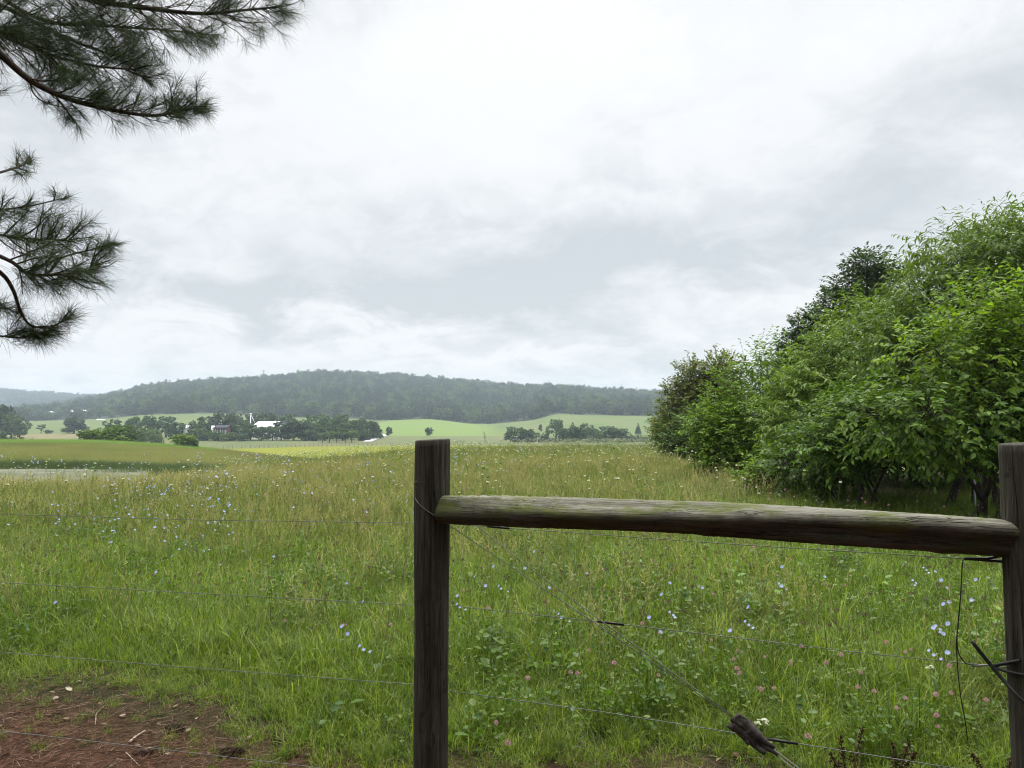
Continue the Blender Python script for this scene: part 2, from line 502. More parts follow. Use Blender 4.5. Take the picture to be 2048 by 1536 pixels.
def blades(mb, n, spread, hmin, hmax, lean, curl, width, seg=4, center=(0, 0), r=rs):
    """n tapering, bending grass blades rooted in a disc"""
    ang = r.uniform(0, 2*PI, n); rad = spread * np.sqrt(r.uniform(0, 1, n))
    bx = center[0] + rad * np.cos(ang); by = center[1] + rad * np.sin(ang)
    az = r.uniform(0, 2*PI, n); L = r.uniform(hmin, hmax, n)
    th0 = np.abs(r.normal(0, lean, n)); cu = np.abs(r.normal(curl, curl * .5, n))
    w = width * r.uniform(.6, 1.3, n)
    dirx, diry = np.cos(az), np.sin(az)
    sx_, sy_ = -diry, dirx
    px = bx.copy(); py = by.copy(); pz = np.full(n, -.01)
    V = []
    for s in range(seg + 1):
        f = s / seg
        ww = w * (1 - f) ** .7 * .5
        if s < seg:
            V.append(np.stack([px - sx_*ww, py - sy_*ww, pz], -1)); V.append(np.stack([px + sx_*ww, py + sy_*ww, pz], -1))
        else:
            V.append(np.stack([px, py, pz], -1))
        th = th0 + cu * (f + .5 / seg) ** 1.3
        st = L / seg
        px = px + dirx * np.sin(th) * st; py = py + diry * np.sin(th) * st; pz = pz + np.cos(th) * st
    V = np.stack(V, 1)
    m = 2 * seg + 1
    T = []
    for s in range(seg - 1):
        a = 2*s
        T += [[a, a+1, a+3], [a, a+3, a+2]]
    T.append([2*(seg-1), 2*(seg-1)+1, 2*seg])
    F_ = (np.arange(n)[:, None, None] * m + np.array(T)[None]).reshape(-1, 3)
    mb.add(V.reshape(-1, 3), T=F_)

# leaf templates: local y along the leaf, z up
LEAF_B = np.array([[0,0,0],[-.26,.22,.04],[.26,.22,.04],[-.33,.48,.05],[.33,.48,.05],[-.2,.78,.0],[.2,.78,.0],[0,1,-.1],[0,.25,-.02],[0,.5,-.03],[0,.78,-.06]])
LEAF_BF = [[0,8,1],[0,2,8],[1,8,9],[1,9,3],[2,9,8],[2,4,9],[3,9,10],[3,10,5],[4,10,9],[4,6,10],[5,10,7],[6,7,10]]
LEAF_N = np.array([[0,0,0],[-.12,.3,.02],[.12,.3,.02],[-.10,.62,-.03],[.10,.62,-.03],[0,1,-.16],[0,.32,-.02],[0,.64,-.07]])
LEAF_NF = [[0,6,1],[0,2,6],[1,6,7],[1,7,3],[2,7,6],[2,4,7],[3,7,5],[4,5,7]]
LEAF_O = np.array([[0,0,0],[-.28,.5,.03],[.28,.5,.03],[0,1,-.05],[0,.5,-.03]])
LEAF_OF = [[0,4,1],[0,2,4],[1,4,3],[2,3,4]]

def rand_dirs(n, r=rs):
    return norm(r.normal(size=(n, 3)))

# --- prototypes of meadow plants
def gmat(name, stops, patch=None, transl=.42, drift=None):
    return mat_leaf(name, stops, transl, .42, .28, .3, patch, drift=drift)
TAN = (.30, .235, .115)
M_green = gmat('grass_green', [(0, (.020, .036, .005)), (.35, (.088, .150, .009)), (.72, (.23, .32, .020)), (1, (.48, .47, .14))], (.35, (.17, .155, .06), .5, .68, .5))
M_field = gmat('grass_field', [(0, (.115, .170, .030)), (.4, (.185, .235, .050)), (.75, (.265, .290, .080)), (1, (.39, .37, .16))], (.12, (.125, .190, .038), .42, .60, .7), drift=(.25, .17, .075))
M_dry = gmat('grass_dry', [(0, (.22, .22, .08)), (.6, (.36, .33, .14)), (1, (.52, .47, .26))])
M_leafy = gmat('weed_leaves', [(0, (.045, .095, .012)), (.6, (.085, .155, .018)), (1, (.15, .22, .028))])
M_bank = gmat('bank_rushes', [(0, (.030, .050, .012)), (.6, (.060, .095, .022)), (1, (.12, .17, .03))])
M_pink = mat_leaf('clover_pink', [(0, (.42, .20, .30)), (1, (.62, .36, .46))], .3)
M_brownhead = mat_leaf('dried_heads', [(0, (.04, .022, .014)), (.6, (.13, .07, .045)), (1, (.26, .15, .12))], .1)
M_blue = mat_leaf('chicory_blue', [(0, (.30, .33, .64)), (1, (.46, .50, .80))], .35)
M_white = mat_leaf('lace_white', [(0, (.62, .62, .50)), (1, (.82, .82, .74))], .3)
M_stem = gmat('flower_stems', [(0, (.10, .155, .025)), (1, (.18, .235, .045))])
M_hillgrass = gmat('hillock_grass', [(0, (.17, .205, .055)), (.5, (.26, .265, .085)), (1, (.35, .32, .13))], (.06, (.15, .20, .045), .45, .62, .7), drift=(.20, .15, .07))
M_crestgrass = gmat('crest_grass', [(0, (.10, .21, .022)), (1, (.18, .31, .04))])

def proto_short(seed):
    r = np.random.RandomState(seed); mb = MB()
    blades(mb, 46, .11, .10, .30, .5, 1.25, .0056, 4, r=r)
    return mb.mesh('short_grass', M_green)
def proto_long(seed):
    r = np.random.RandomState(seed); mb = MB()
    blades(mb, 24, .09, .20, .42, .48, 1.6, .0064, 5, r=r)
    return mb.mesh('long_grass', M_green)
def proto_dry(seed, n=9, hm=.62, mat=None, wid=.0026):
    r = np.random.RandomState(seed); mb = MB()
    for k in range(n):
        az = r.uniform(0, 2*PI); L = r.uniform(.6, 1) * hm; lean = abs(r.normal(0, .16)); cu = r.uniform(.05, .5)
        p = np.array([r.normal(0, .05), r.normal(0, .05), 0.]); pts = [p.copy()]
        for s in range(5):
            th = lean + cu * (s / 5) ** 1.6
            p = p + np.array([math.cos(az)*math.sin(th), math.sin(az)*math.sin(th), math.cos(th)]) * L / 5
            pts.append(p.copy())
        pts = np.array(pts)
        mb.sticks(pts[:-1], pts[1:], wid * .5, wid * .42, 3)
        d = norm(pts[-1] - pts[-2])
        for q in range(7):  # seed head
            b = pts[-1] - d * (q * .016 - .01)
            dd = norm(d + r.normal(size=3) * .38)
            mb.stamp(LEAF_O, LEAF_OF, b[None], frames(dd[None], rand_dirs(1, r)), np.array([[.016, .03, .016]]))
    return mb.mesh('dry_stems', mat or M_dry)
def proto_leafy(seed, n=34, size=.024, h=.2):
    r = np.random.RandomState(seed); mb = MB()
    pos = np.stack([r.normal(0, .07, n), r.normal(0, .07, n), r.uniform(.03, h, n)], -1)
    ax = norm(np.stack([r.normal(size=n), r.normal(size=n), r.uniform(-.2, .6, n)], -1))
    nr = norm(np.array([0, 0, 1.]) + .4 * r.normal(size=(n, 3)))
    mb.stamp(LEAF_B, LEAF_BF, pos, frames(ax, nr), size * r.uniform(.6, 1.5, n))
    base = np.stack([r.normal(0, .02, n), r.normal(0, .02, n), np.zeros(n)], -1)
    mb.sticks(base, pos, .0008, .0006, 3)
    return mb.mesh('leafy_weed', M_leafy)
def ball_petals(mb, c, rad, n, r, plen, pw, flat=.8):
    d = rand_dirs(n, r); d[:, 2] = np.abs(d[:, 2]) * flat + d[:, 2] * (1 - flat)
    d = norm(d)
    mb.stamp(LEAF_O, LEAF_OF, c + d * rad * .35, frames(d, rand_dirs(n, r)), np.stack([np.full(n, pw), np.full(n, plen), np.full(n, pw)], -1))
def stem_pts(r, h, lean=.15):
    az = r.uniform(0, 2*PI); k = r.uniform(.4, 1.6) * lean * 1.5
    t = np.linspace(0, 1, 5)
    return np.stack([np.cos(az)*k*h*t**1.5, np.sin(az)*k*h*t**1.5, h*t], -1)
def clover_meshes(seed, h=.34, mat=None, rad=.0115):
    r = np.random.RandomState(seed)
    st, hd = MB(), MB()
    p = stem_pts(r, h); st.sticks(p[:-1], p[1:], .0010, .0008, 4)
    for k in range(4):
        q = p[1 + k % 3]; n = 3
        ax = norm(np.stack([r.normal(size=n), r.normal(size=n), np.full(n, .3)], -1))
        st.stamp(LEAF_B, LEAF_BF, np.repeat(q[None], n, 0), frames(ax, rand_dirs(n, r) * .5 + [0, 0, 1.]), r.uniform(.012, .02, n))
    ball_petals(hd, p[-1], rad, 90, r, rad * .75, rad * .34, .15)
    return st.mesh('stem', M_stem), hd.mesh('flower_head', mat or M_pink)
def chicory_meshes(seed, h=.55, nfl=3):
    r = np.random.RandomState(seed); st, heads = MB(), []
    p = stem_pts(r, h, .12); st.sticks(p[:-1], p[1:], .0013, .0010, 4)
    for k in range(nfl):
        b = p[4] if k == 0 else p[2 + k % 2] + (p[3] - p[2]) * r.uniform(0, 1)
        tip = b + np.array([r.normal(0, .05), r.normal(0, .05), r.uniform(.02, .1)])
        st.sticks(b[None], tip[None], .0012, .001, 3)
        n = 16; a = np.arange(n) * 2 * PI / n; hd = MB(); heads.append(hd)
        ax0 = norm(np.array([r.normal(0, .5), -.6 + r.normal(0, .4), .8]))
        u = norm(np.cross(ax0, [0.3, .2, 1])); w = np.cross(ax0, u)
        d = np.cos(a)[:, None] * u + np.sin(a)[:, None] * w + ax0 * .22
        hd.stamp(LEAF_O, LEAF_OF, np.repeat(tip[None], n, 0), frames(norm(d), np.repeat(ax0[None], n, 0)), np.stack([np.full(n, .0095), np.full(n, .0145), np.full(n, .01)], -1))
    return (st.mesh('stem', M_stem), *[q.mesh('flower_head', M_blue) for q in heads])
def lace_meshes(seed, h=.72, R=.016):
    r = np.random.RandomState(seed); st, hd = MB(), MB()
    p = stem_pts(r, h, .1); st.sticks(p[:-1], p[1:], .0022, .0017, 4)
    n = 18; a = r.uniform(0, 2*PI, n); rr = R * np.sqrt(r.uniform(0, 1, n))
    tips = p[-1] + np.stack([np.cos(a)*rr, np.sin(a)*rr, .03 - rr * .6 + r.normal(0, .003, n)], -1)
    st.sticks(np.repeat(p[-1][None], n, 0), tips, .0007, .0005, 3)
    for t_ in tips:
        m = 7; d = norm(r.normal(size=(m, 3)) * [1, 1, .35] + [0, 0, .15])
        hd.stamp(LEAF_O, LEAF_OF, np.repeat(t_[None], m, 0), frames(d, rand_dirs(m, r)), np.full(m, .008))
    return st.mesh('stem', M_stem), hd.mesh('flower_head', M_white)
def join_meshes(name, parts):
    V, T3, T4, mi, mats, n = [], [], [], [], [], 0
    f3, f4, i3, i4 = [], [], [], []
    for me in parts:
        nv = len(me.vertices); co = np.empty(nv*3, np.float32); me.vertices.foreach_get('co', co)
        V.append(co.reshape(-1, 3))
        if me.materials[0] not in mats: mats.append(me.materials[0])
        k = mats.index(me.materials[0])
        lt = np.empty(len(me.polygons), np.int32); me.polygons.foreach_get('loop_total', lt)
        lv = np.empty(len(me.loops), np.int32); me.loops.foreach_get('vertex_index', lv)
        ls = np.concatenate([[0], np.cumsum(lt)[:-1]])
        for sz, ff, ii in ((3, f3, i3), (4, f4, i4)):
            s_ = ls[lt == sz]
            if len(s_):
                ff.append(np.stack([lv[s_ + j] for j in range(sz)], -1) + n); ii.append(np.full(len(s_), k))
        n += nv
    return make_mesh(name, np.concatenate(V), [np.concatenate(f3) if f3 else [], np.concatenate(f4) if f4 else []], mats,
                     mat_idx=np.concatenate(i3 + i4))
def proto_field(seed, mat, n=44, spread=.24, h0=.2, h1=.42, stems=7, sm=None):
    r = np.random.RandomState(seed); mb = MB()
    blades(mb, n, spread, h0, h1, .38, 1.15, .0075, 4, r=r)
    a = mb.mesh('a', mat)
    parts = [a]
    for s in range(stems):
        b = proto_dry(seed * 31 + s, 1, h1 * 1.08, sm or mat, .006)
        co = np.empty(len(b.vertices)*3, np.float32); b.vertices.foreach_get('co', co); co = co.reshape(-1, 3)
        co[:, :2] += r.normal(0, spread * .6, 2); b.vertices.foreach_set('co', co.ravel())
        parts.append(b)
    return join_meshes('field_tuft', parts)

def sample(n, y0, y1, dens, tmin=-.95, tmax=.95, r=rs):
    """n points, area density dens(Y), inside a wedge ahead"""
    g = np.linspace(y0, y1, 400); w = dens(g) * g; c = np.cumsum(w); c /= c[-1]
    Y = np.interp(r.uniform(0, 1, n), c, g)
    X = Y * r.uniform(tmin, tmax, n)
    return X, Y

def litter_edge(X, Y):
    """>0 on the bare needle litter by the tree"""
    return 3.27 - (Y + .23 * X + (hash_noise(X, Y, .9) - .5) * .9)

TREE_EDGE_X = 5.2
def put(name, protos_list, X, Y, smin, smax, tilt=.12, zoff=0, r=rs, keep=None, squash=None):
    if keep is not None: X, Y = X[keep], Y[keep]
    n = len(X)
    Z = zat(X, Y) + zoff
    s = r.uniform(smin, smax, n)
    rot = np.stack([r.normal(0, tilt, n), r.normal(0, tilt, n), r.uniform(0, 2*PI, n)], -1)
    S = np.stack([s, s, s * (squash if squash is not None else 1)], -1)
    return np.stack([X, Y, Z], -1), rot, S

batch = {}
def add_batch(name, protos, pts, rot, scl):
    b = batch.setdefault(name, dict(protos=[], p=[], r=[], s=[], k=[]))
    k0 = len(b['protos']); b['protos'] += protos
    b['p'].append(pts); b['r'].append(rot); b['s'].append(scl); b['k'].append(rs.randint(k0, k0 + len(protos), len(pts)))

def brow(X, Y):  # this side of the meadow's brow
    i = np.clip(((colpx(X, Y) - SAFE[0]) / 2).astype(int), 0, len(SAFE) - 1)
    return Y < TD[i, 2] * 1.06

def edge_shade(X, Y):  # inside the thicket on the right
    return ((X > 5.4 + .5 * hash_noise(X, Y, 2.0)) & (Y > 8) & (Y < 38)) | ((X / np.maximum(Y, .1) > .43 + .05 * hash_noise(X, Y, 1.0)) & (Y > 5.4) & (Y < 20))

# near green sward
X, Y = sample(21000, 2.3, 15, lambda y: np.clip(8 / y, .5, 2.2))
lit = litter_edge(X, Y)
k = (lit < rs.normal(.0, .28, len(X)))
small = np.clip(.28 - lit / 1.5, .28, 1)
p_, r_, s_ = put('', None, X, Y, .7, 1.25, keep=k); s_ *= small[k][:, None]
add_batch('meadow_grass', [proto_short(i) for i in range(5)], p_, r_, s_)
X, Y = sample(9500, 2.8, 18, lambda y: np.clip(8 / y, .5, 1.6)); lit = litter_edge(X, Y)
k = (lit < -.9 + rs.normal(0, .2, len(X))) & (hash_noise(X, Y, 1.3) > .3)
add_batch('meadow_grass', [proto_long(40 + i) for i in range(5)], *put('', None, X, Y, .6, 1.2, keep=k))
X, Y = sample(4800, 2.5, 14, lambda y: np.clip(8 / y, .6, 2)); lit = litter_edge(X, Y)
k = (lit < rs.normal(-.55, .3, len(X))) & (hash_noise(X, Y, .8) > .4) & ~((X > -2.2) & (X < -.2) & (Y < 4.6) & (rs.uniform(size=len(X)) < .8))
add_batch('meadow_grass', [proto_leafy(60 + i) for i in range(4)] + [proto_leafy(70, 9, .05, .13), proto_leafy(71, 16, .035, .3)], *put('', None, X, Y, .6, 1.3, keep=k))
X, Y = sample(5200, 3.8, 26, lambda y: np.clip(y / 6, .6, 1.5)); k = ~edge_shade(X, Y) & (hash_noise(X, Y, 2.2) > .3) & (litter_edge(X, Y) < -.9) & ~((X / Y > .38) & (Y > 5.2))
add_batch('meadow_grass', [proto_dry(80 + i) for i in range(4)], *put('', None, X, Y, .7, 1.1, keep=k))
# field beyond
X, Y = sample(52000, 8, 72, lambda y: np.clip((y - 6) / 8, .1, 1) * np.clip(26 / y, .45, 1), -.9, .95); k = ~edge_shade(X, Y) & brow(X, Y)
add_batch('meadow_grass', [proto_field(100 + i, M_field, 60, sm=M_dry if i % 3 == 1 else None) for i in range(6)], *put('', None, X, Y, .7, 1.15, keep=k, zoff=-.03, squash=(.62 + .7 * hash_noise(X, Y, 3.3) * hash_noise(X + 9, Y, 1.2) + .25 * hash_noise(X, Y, 11.0))[k]))
X, Y = sample(420, 8.5, 55, lambda y: np.clip(y / 20, .3, 1)); k = ~edge_shade(X, Y) & brow(X, Y)
add_batch('meadow_grass', [proto_leafy(75 + i, 40, .05, .75) for i in range(3)], *put('', None, X, Y, .7, 1.2, keep=k))
# swale and hillock on the left
X, Y = sample(26000, 56, 122, lambda y: np.ones_like(y), -.95, -.27)
add_batch('meadow_grass', [proto_field(130 + i, M_hillgrass, 40, .42, .22, .45, 5) for i in range(4)], *put('', None, X, Y, .8, 1.3))
X, Y = sample(7000, 103, 119, lambda y: np.ones_like(y), -.95, -.42)
add_batch('meadow_grass', [proto_field(140 + i, M_crestgrass, 60, .5, .3, .7, 0) for i in range(3)], *put('', None, X, Y, .7, 1.3))
# rushes on the pond bank
X, Y = sample(1700, 54.2, 56.5, lambda y: np.ones_like(y), -.95, -.46)
add_batch('meadow_grass', [proto_field(150 + i, M_bank, 60, .3, .4, .8, 0) for i in range(3)], *put('', None, X, Y, .5, .95))
X, Y = sample(1500, 46, 62, lambda y: np.ones_like(y), -.62, -.405); k = (np.abs(Y - (56 + (X / Y + .41) * 22)) < 2.6) & (X / Y > -.6)
add_batch('meadow_grass', [proto_field(155 + i, M_bank, 60, .4, .4, .85, 0) for i in range(3)], *put('', None, X, Y, .6, 1.2, keep=k))
# flowers
def both(f): return [join_meshes('flower', f(i)) for i in range(3)]
patch1 = lambda X, Y: hash_noise(X, Y, 3.0) * .6 + hash_noise(X, Y, 9.0) * .4
X, Y = sample(420, 6.4, 14, lambda y: np.clip(8 / y, .5, 2)); k = (patch1(X, Y) > .42) & (litter_edge(X, Y) < -.8)
add_batch('wildflowers', both(lambda i: clover_meshes(i)), *put('', None, X, Y, .8, 1.4, keep=k))
X, Y = sample(3600, 3.4, 14, lambda y: np.clip(8 / y, .5, 2)); k = (litter_edge(X, Y) < -.8)
add_batch('wildflowers', both(lambda i: clover_meshes(10 + i, .42, M_brownhead, .009)), *put('', None, X, Y, .8, 1.4, keep=k))
X, Y = sample(1200, 7.2, 45, lambda y: np.clip(20 / y, .4, 1.2)); k = (patch1(X + 50, Y) > .52) & ~edge_shade(X, Y) & brow(X, Y)
add_batch('wildflowers', both(lambda i: chicory_meshes(20 + i, .75, 5)), *put('', None, X, Y, .9, 1.3, keep=k))
X, Y = sample(95, 7.0, 12.0, lambda y: np.ones_like(y), -.66, -.38)
add_batch('wildflowers', both(lambda i: chicory_meshes(25 + i, .7, 5)), *put('', None, X, Y, .8, 1.1, keep=hash_noise(X, Y, 1.1) > .45))
X, Y = sample(15000, 9, 68, lambda y: np.clip(y / 26, .2, 1.0)); k = (patch1(X + 90, Y * .6) > .36) & ~edge_shade(X, Y) & brow(X, Y) & ~((X / Y < -.42) & (Y > 19))
add_batch('wildflowers', both(lambda i: lace_meshes(30 + i, .70)), *put('', None, X, Y, .85, 1.25, keep=k))
for nm, b in batch.items():
    scatter(nm, np.concatenate(b['p']), np.concatenate(b['r']), np.concatenate(b['s']), np.concatenate(b['k']), b['protos'])

# fallen pine needles on the bare ground
def litter():
    r = np.random.RandomState(5); n = 70000
    X = r.uniform(-6, 1.6, n); Y = r.uniform(1.6, 5.0, n)
    k = litter_edge(X, Y) > r.normal(-.12, .3, n)
    X, Y = X[k], Y[k]; n = len(X)
    a = r.uniform(0, 2*PI, n); L = r.uniform(.035, .1, n); tz = r.normal(0, .12, n)
    d = np.stack([np.cos(a), np.sin(a), tz], -1)
    c = np.stack([X, Y, zat(X, Y) + r.uniform(.002, .03, n) + np.abs(tz) * L * .5], -1)
    mb = MB(); mb.sticks(c - d * L[:, None] / 2, c + d * L[:, None] / 2, .0011, .0007, 3)
    m = mat_leaf('dead_needles', [(0, (.028, .013, .009)), (.5, (.105, .052, .031)), (.93, (.20, .11, .066)), (1, (.36, .28, .20))], 0, .7, .2)
    tag(mb.build('pine_needle_litter', m), 'rust brown carpet of fallen pine needles by the fence', kind='stuff')
    mb = MB(); n = 900
    X = r.uniform(-5, 1.2, n); Y = r.uniform(2, 5.2, n); k = litter_edge(X, Y) > -.35
    X, Y = X[k], Y[k]; n = len(X)
    ax = norm(np.stack([r.normal(size=n), r.normal(size=n), r.normal(0, .25, n)], -1))
    mb.stamp(LEAF_B, LEAF_BF, np.stack([X, Y, zat(X, Y) + .012], -1), frames(ax, norm(np.array([0, 0, 1.]) + .4 * r.normal(size=(n, 3)))), r.uniform(.015, .05, n))
    m = mat_leaf('dead_leaves', [(0, (.06, .035, .02)), (.7, (.2, .13, .07)), (1, (.42, .36, .27))], .1, .7, .2)
    tag(mb.build('dead_leaf_litter', m), 'dry brown and tan leaf scraps on the bare ground', kind='stuff')
litter()

# ------------------------------------------------------------------ fence
def mat_wood(name, along, lichen=.5, tone=1.0):
    """weathered grey round wood; the grain runs along the local axis given"""
    t = NT(name); p = t.objco()
    sc1 = [9, 9, 9]; sc1[along] = .55
    g = t.noise(t.mapping(p, tuple(sc1)), 7, 6, .7, .25)
    sc2 = [30, 30, 30]; sc2[along] = 1.2
    g2 = t.noise(t.mapping(p, tuple(sc2)), 6, 4, .7)
    c = t.ramp(g, [(.3, (.040, .033, .025)), (.5, (.105, .092, .070)), (.7, (.20, .185, .15))])
    c = t.mix(t.maprange(g2, .56, .66, 0, .75), c, (.022, .018, .013))
    big = t.noise(p, 5.5, 5, .65)
    c = t.mix(t.maprange(big, .46, .66, 0, lichen), c, (.075, .085, .022))
    b3 = t.noise(t.mapping(p, (1, 1, 1), (3, 1, 7)), 11, 5, .7)
    c = t.mix(t.maprange(b3, .62, .7, 0, .6), c, (.028, .023, .018))
    if along == 0:   # top of a lying log: moss, bleaching, and sky light painted in as pale wood
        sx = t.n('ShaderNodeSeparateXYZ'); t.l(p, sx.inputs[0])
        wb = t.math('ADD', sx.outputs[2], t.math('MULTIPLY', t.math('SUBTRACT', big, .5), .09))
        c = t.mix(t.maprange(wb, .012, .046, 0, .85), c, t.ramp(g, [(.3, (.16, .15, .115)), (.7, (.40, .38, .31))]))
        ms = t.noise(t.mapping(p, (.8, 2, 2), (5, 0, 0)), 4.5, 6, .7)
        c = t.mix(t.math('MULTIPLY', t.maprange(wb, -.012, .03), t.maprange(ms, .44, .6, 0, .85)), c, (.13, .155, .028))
    if tone != 1: c = t.mix(1.0, c, (tone, tone, tone * .97), 'MULTIPLY')
    cr_ = [16, 16, 16]; cr_[along] = .35
    ck = t.noise(t.mapping(p, tuple(cr_), (2, 4, 6)), 2.2, 3, .55)
    crack = t.maprange(t.math('ABSOLUTE', t.math('SUBTRACT', ck, .5)), 0, .012, 1, 0)
    c = t.mix(t.math('MULTIPLY', crack, .85), c, (.012, .010, .008))
    h = t.math('SUBTRACT', t.math('ADD', g2, t.math('MULTIPLY', g, .8)), t.math('MULTIPLY', crack, 1.4))
    return t.bsdf(c, .85, .2, bump=(h, .7, .006))

def round_wood(k, n, L, r0, r1, seed, axis=2, rough=.0035, knots=3, bow=0.0):
    """a peeled round log along the local axis, slightly out of round, with saw cut ends"""
    r = np.random.RandomState(seed)
    t = np.linspace(0, 1, n); a = np.arange(k) * 2 * PI / k
    rad = (r0 + (r1 - r0) * t)[:, None] * np.ones(k)[None]
    for m in range(2, 6):
        ph = r.uniform(0, 2*PI); am = rough / m * 1.6
        rad += am * np.cos(m * a[None] + ph + 1.5 * np.sin(2*PI*t*r.uniform(.4, 1.4) + r.uniform(0, 6)))[...]\
            if False else am * np.cos(m * a[None] + ph + (1.5 * np.sin(2*PI*t*r.uniform(.4, 1.4) + r.uniform(0, 6)))[:, None])
    rad += r.normal(0, rough * .07, rad.shape)
    for q in range(knots):
        tc, ac = r.uniform(.08, .92), r.uniform(0, 2*PI)
        da = np.abs((a - ac + PI) % (2*PI) - PI)
        rad += .006 * np.exp(-((t - tc)[:, None] * L / .03) ** 2 - (da[None] * r0 / .02) ** 2)
    off = bow * np.sin(PI * t)
    A, B = rad * np.cos(a)[None], rad * np.sin(a)[None] + off[:, None]
    Z = (t * L)[:, None] * np.ones(k)[None]
    V = np.stack([A, B, Z], -1).reshape(-1, 3)
    Q = [[i*k+j, i*k+(j+1) % k, (i+1)*k+(j+1) % k, (i+1)*k+j] for i in range(n-1) for j in range(k)]
    # bevelled ends
    e = len(V)
    lo = np.stack([A[0]*.93, B[0]*.93, Z[0]-.004], -1); hi = np.stack([A[-1]*.93, B[-1]*.93, Z[-1]+.004], -1)
    V = np.concatenate([V, lo, hi, [[0, 0, -.004]], [[0, 0, L + .004]]])
    Q += [[e+j, e+(j+1) % k, (j+1) % k, j] for j in range(k)]
    Q += [[(n-1)*k+j, (n-1)*k+(j+1) % k, e+k+(j+1) % k, e+k+j] for j in range(k)]
    T = [[e+2*k, e+(j+1) % k, e+j] for j in range(k)] + [[e+2*k+1, e+k+j, e+k+(j+1) % k] for j in range(k)]
    if axis == 0: V = V[:, [2, 0, 1]]
    return V, T, Q

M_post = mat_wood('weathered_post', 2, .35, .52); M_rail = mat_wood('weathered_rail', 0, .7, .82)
M_wire = mat_plain('galvanised_wire', (.15, .15, .147), .45, .4, .5, .3, 40)
M_black = mat_plain('black_insulation', (.012, .012, .012), .5, .4)
M_bark = mat_plain('old_bark', (.075, .055, .04), .95, .1, 0, .7, 60)
A0 = P(866, 845, 2.9); B0 = P(2058, 845, 2.13)

fence = empty('wire_fence', (A0[0], A0[1], 0))
tag(fence, 'weathered round wood fence with one log rail and thin strands of wire', 'fence')
FL = np.array([A0[0], A0[1], 0])
def fpart(mb, name, mat, label=None, smooth=True):
    o = mb.build(name, mat, fence, smooth)
    o.matrix_parent_inverse = Matrix.Translation(-Vector(FL))
    if label: o['label'] = label
    return o
def post(loc, r, top, seed, label):
    V, T, Q = round_wood(40, 90, top + .6, r * 1.03, r, seed)
    # the top is sawn slightly askew
    V[:, 2] += np.where(V[:, 2] > top + .55, V[:, 0] * .05, 0)
    me = make_mesh('post', V, [T, Q], M_post, True)
    o = link(bpy.data.objects.new('post', me), fence)
    o.location = (loc[0] - FL[0], loc[1] - FL[1], -.6)
    o['label'] = label
    return o
post(A0, .0705, P(866, 881, 2.9)[2], 3, 'dark weathered post standing left of the log rail')
post(B0, .0760, P(2058, 889, 2.13)[2], 9, 'grey post with pale sapwood at the right end of the rail')
# log rail
ra = P(884, 1017, 2.88); rb = P(2045, 1078, 2.15)
d = rb - ra; Lr = np.linalg.norm(d)
V, T, Q = round_wood(44, 150, Lr, .0575, .0600, 21, 0, .0075, 9, .010)
# the loose, torn bark patch near the left end: rough chips on the top
r = np.random.RandomState(4)
ang = np.arctan2(V[:, 2], V[:, 1]); inp = (V[:, 0] > .06) & (V[:, 0] < .52) & (V[:, 2] > .02)
chip = (hash_noise(V[:, 0] * 3, ang * .05, .03) - .5) * .014
V[inp, 1:] *= (1 + chip[inp] / .06 * .55)[:, None]
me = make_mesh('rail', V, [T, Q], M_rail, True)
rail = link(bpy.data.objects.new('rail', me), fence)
ex = norm(d); ey = norm(np.cross([0, 0, 1.], ex)); ez = np.cross(ex, ey)
rail.matrix_basis = Matrix.Translation(Vector(ra - FL)) @ Matrix(np.stack([ex, ey, ez], 1).tolist()).to_4x4()
rail['label'] = 'long grey log rail with mossy pale top side'

fdir = norm((B0 - A0)[:2]); fn = np.array([-fdir[1], fdir[0]])     # away from the viewer
def on_fence(px, y, side=0.0):
    """point of the fence plane right of the left post seen in column px, row y"""
    t = (px - 1024) / XT
    a = A0[:2] + fn * side
    s = (t * a[1] - a[0]) / (fdir[0] - t * fdir[1])
    q = a + fdir * s
    return P(px, y, q[1])
WL = norm(np.array([-1.99, .30]))
def left_fence(px, y):
    t = (px - 1024) / XT
    a = A0[:2] + np.array([0, .074])
    s = (t * a[1] - a[0]) / (WL[0] - t * WL[1])
    q = a + WL * s
    return P(px, y, q[1])
def wire(pts, rad=.0013, name='wire', label=None, mat=None, k=6, smoothn=0):
    mb = MB(); pts = np.array(pts)
    if smoothn:
        s = np.linspace(0, len(pts) - 1, smoothn); i = np.arange(len(pts))
        m = np.gradient(pts, axis=0)
        j = np.clip(s.astype(int), 0, len(pts) - 2)
        pts = np.stack([hermite(j.astype(float), j + 1.0, pts[j, c], pts[j+1, c], m[j, c], m[j+1, c], s) for c in range(3)], -1)
    mb.tube(pts, rad, k)
    return fpart(mb, name, mat or M_wire, label)
def strand(left, right, label):
    L = [left_fence(x, y) for x, y in left]; R = [on_fence(x, y, .074) for x, y in right]
    wire(L + R, .0014, 'wire', label)
strand([(-900, 1000), (-300, 1018), (0, 1028), (400, 1040), (830, 1046)], [(905, 1048), (1000, 1055), (1250, 1073), (1400, 1084), (1650, 1100), (1930, 1117), (2060, 1124)], 'topmost wire just under the log rail')
strand([(-900, 1090), (-300, 1143), (0, 1165), (400, 1187), (830, 1210)], [(905, 1212), (1195, 1243), (1400, 1267), (1700, 1303), (1985, 1332), (2060, 1338)], 'second wire from the top')
strand([(-900, 1220), (-300, 1280), (0, 1304), (400, 1337), (830, 1369)], [(905, 1383), (1200, 1423), (1470, 1466), (1595, 1487), (1880, 1532), (2080, 1560)], 'third wire from the top')
strand([(-900, 1360), (-300, 1430), (0, 1462), (250, 1490), (600, 1531), (830, 1560)], [(905, 1570), (1200, 1612), (1500, 1660), (2060, 1760)], 'lowest wire over the brown litter')
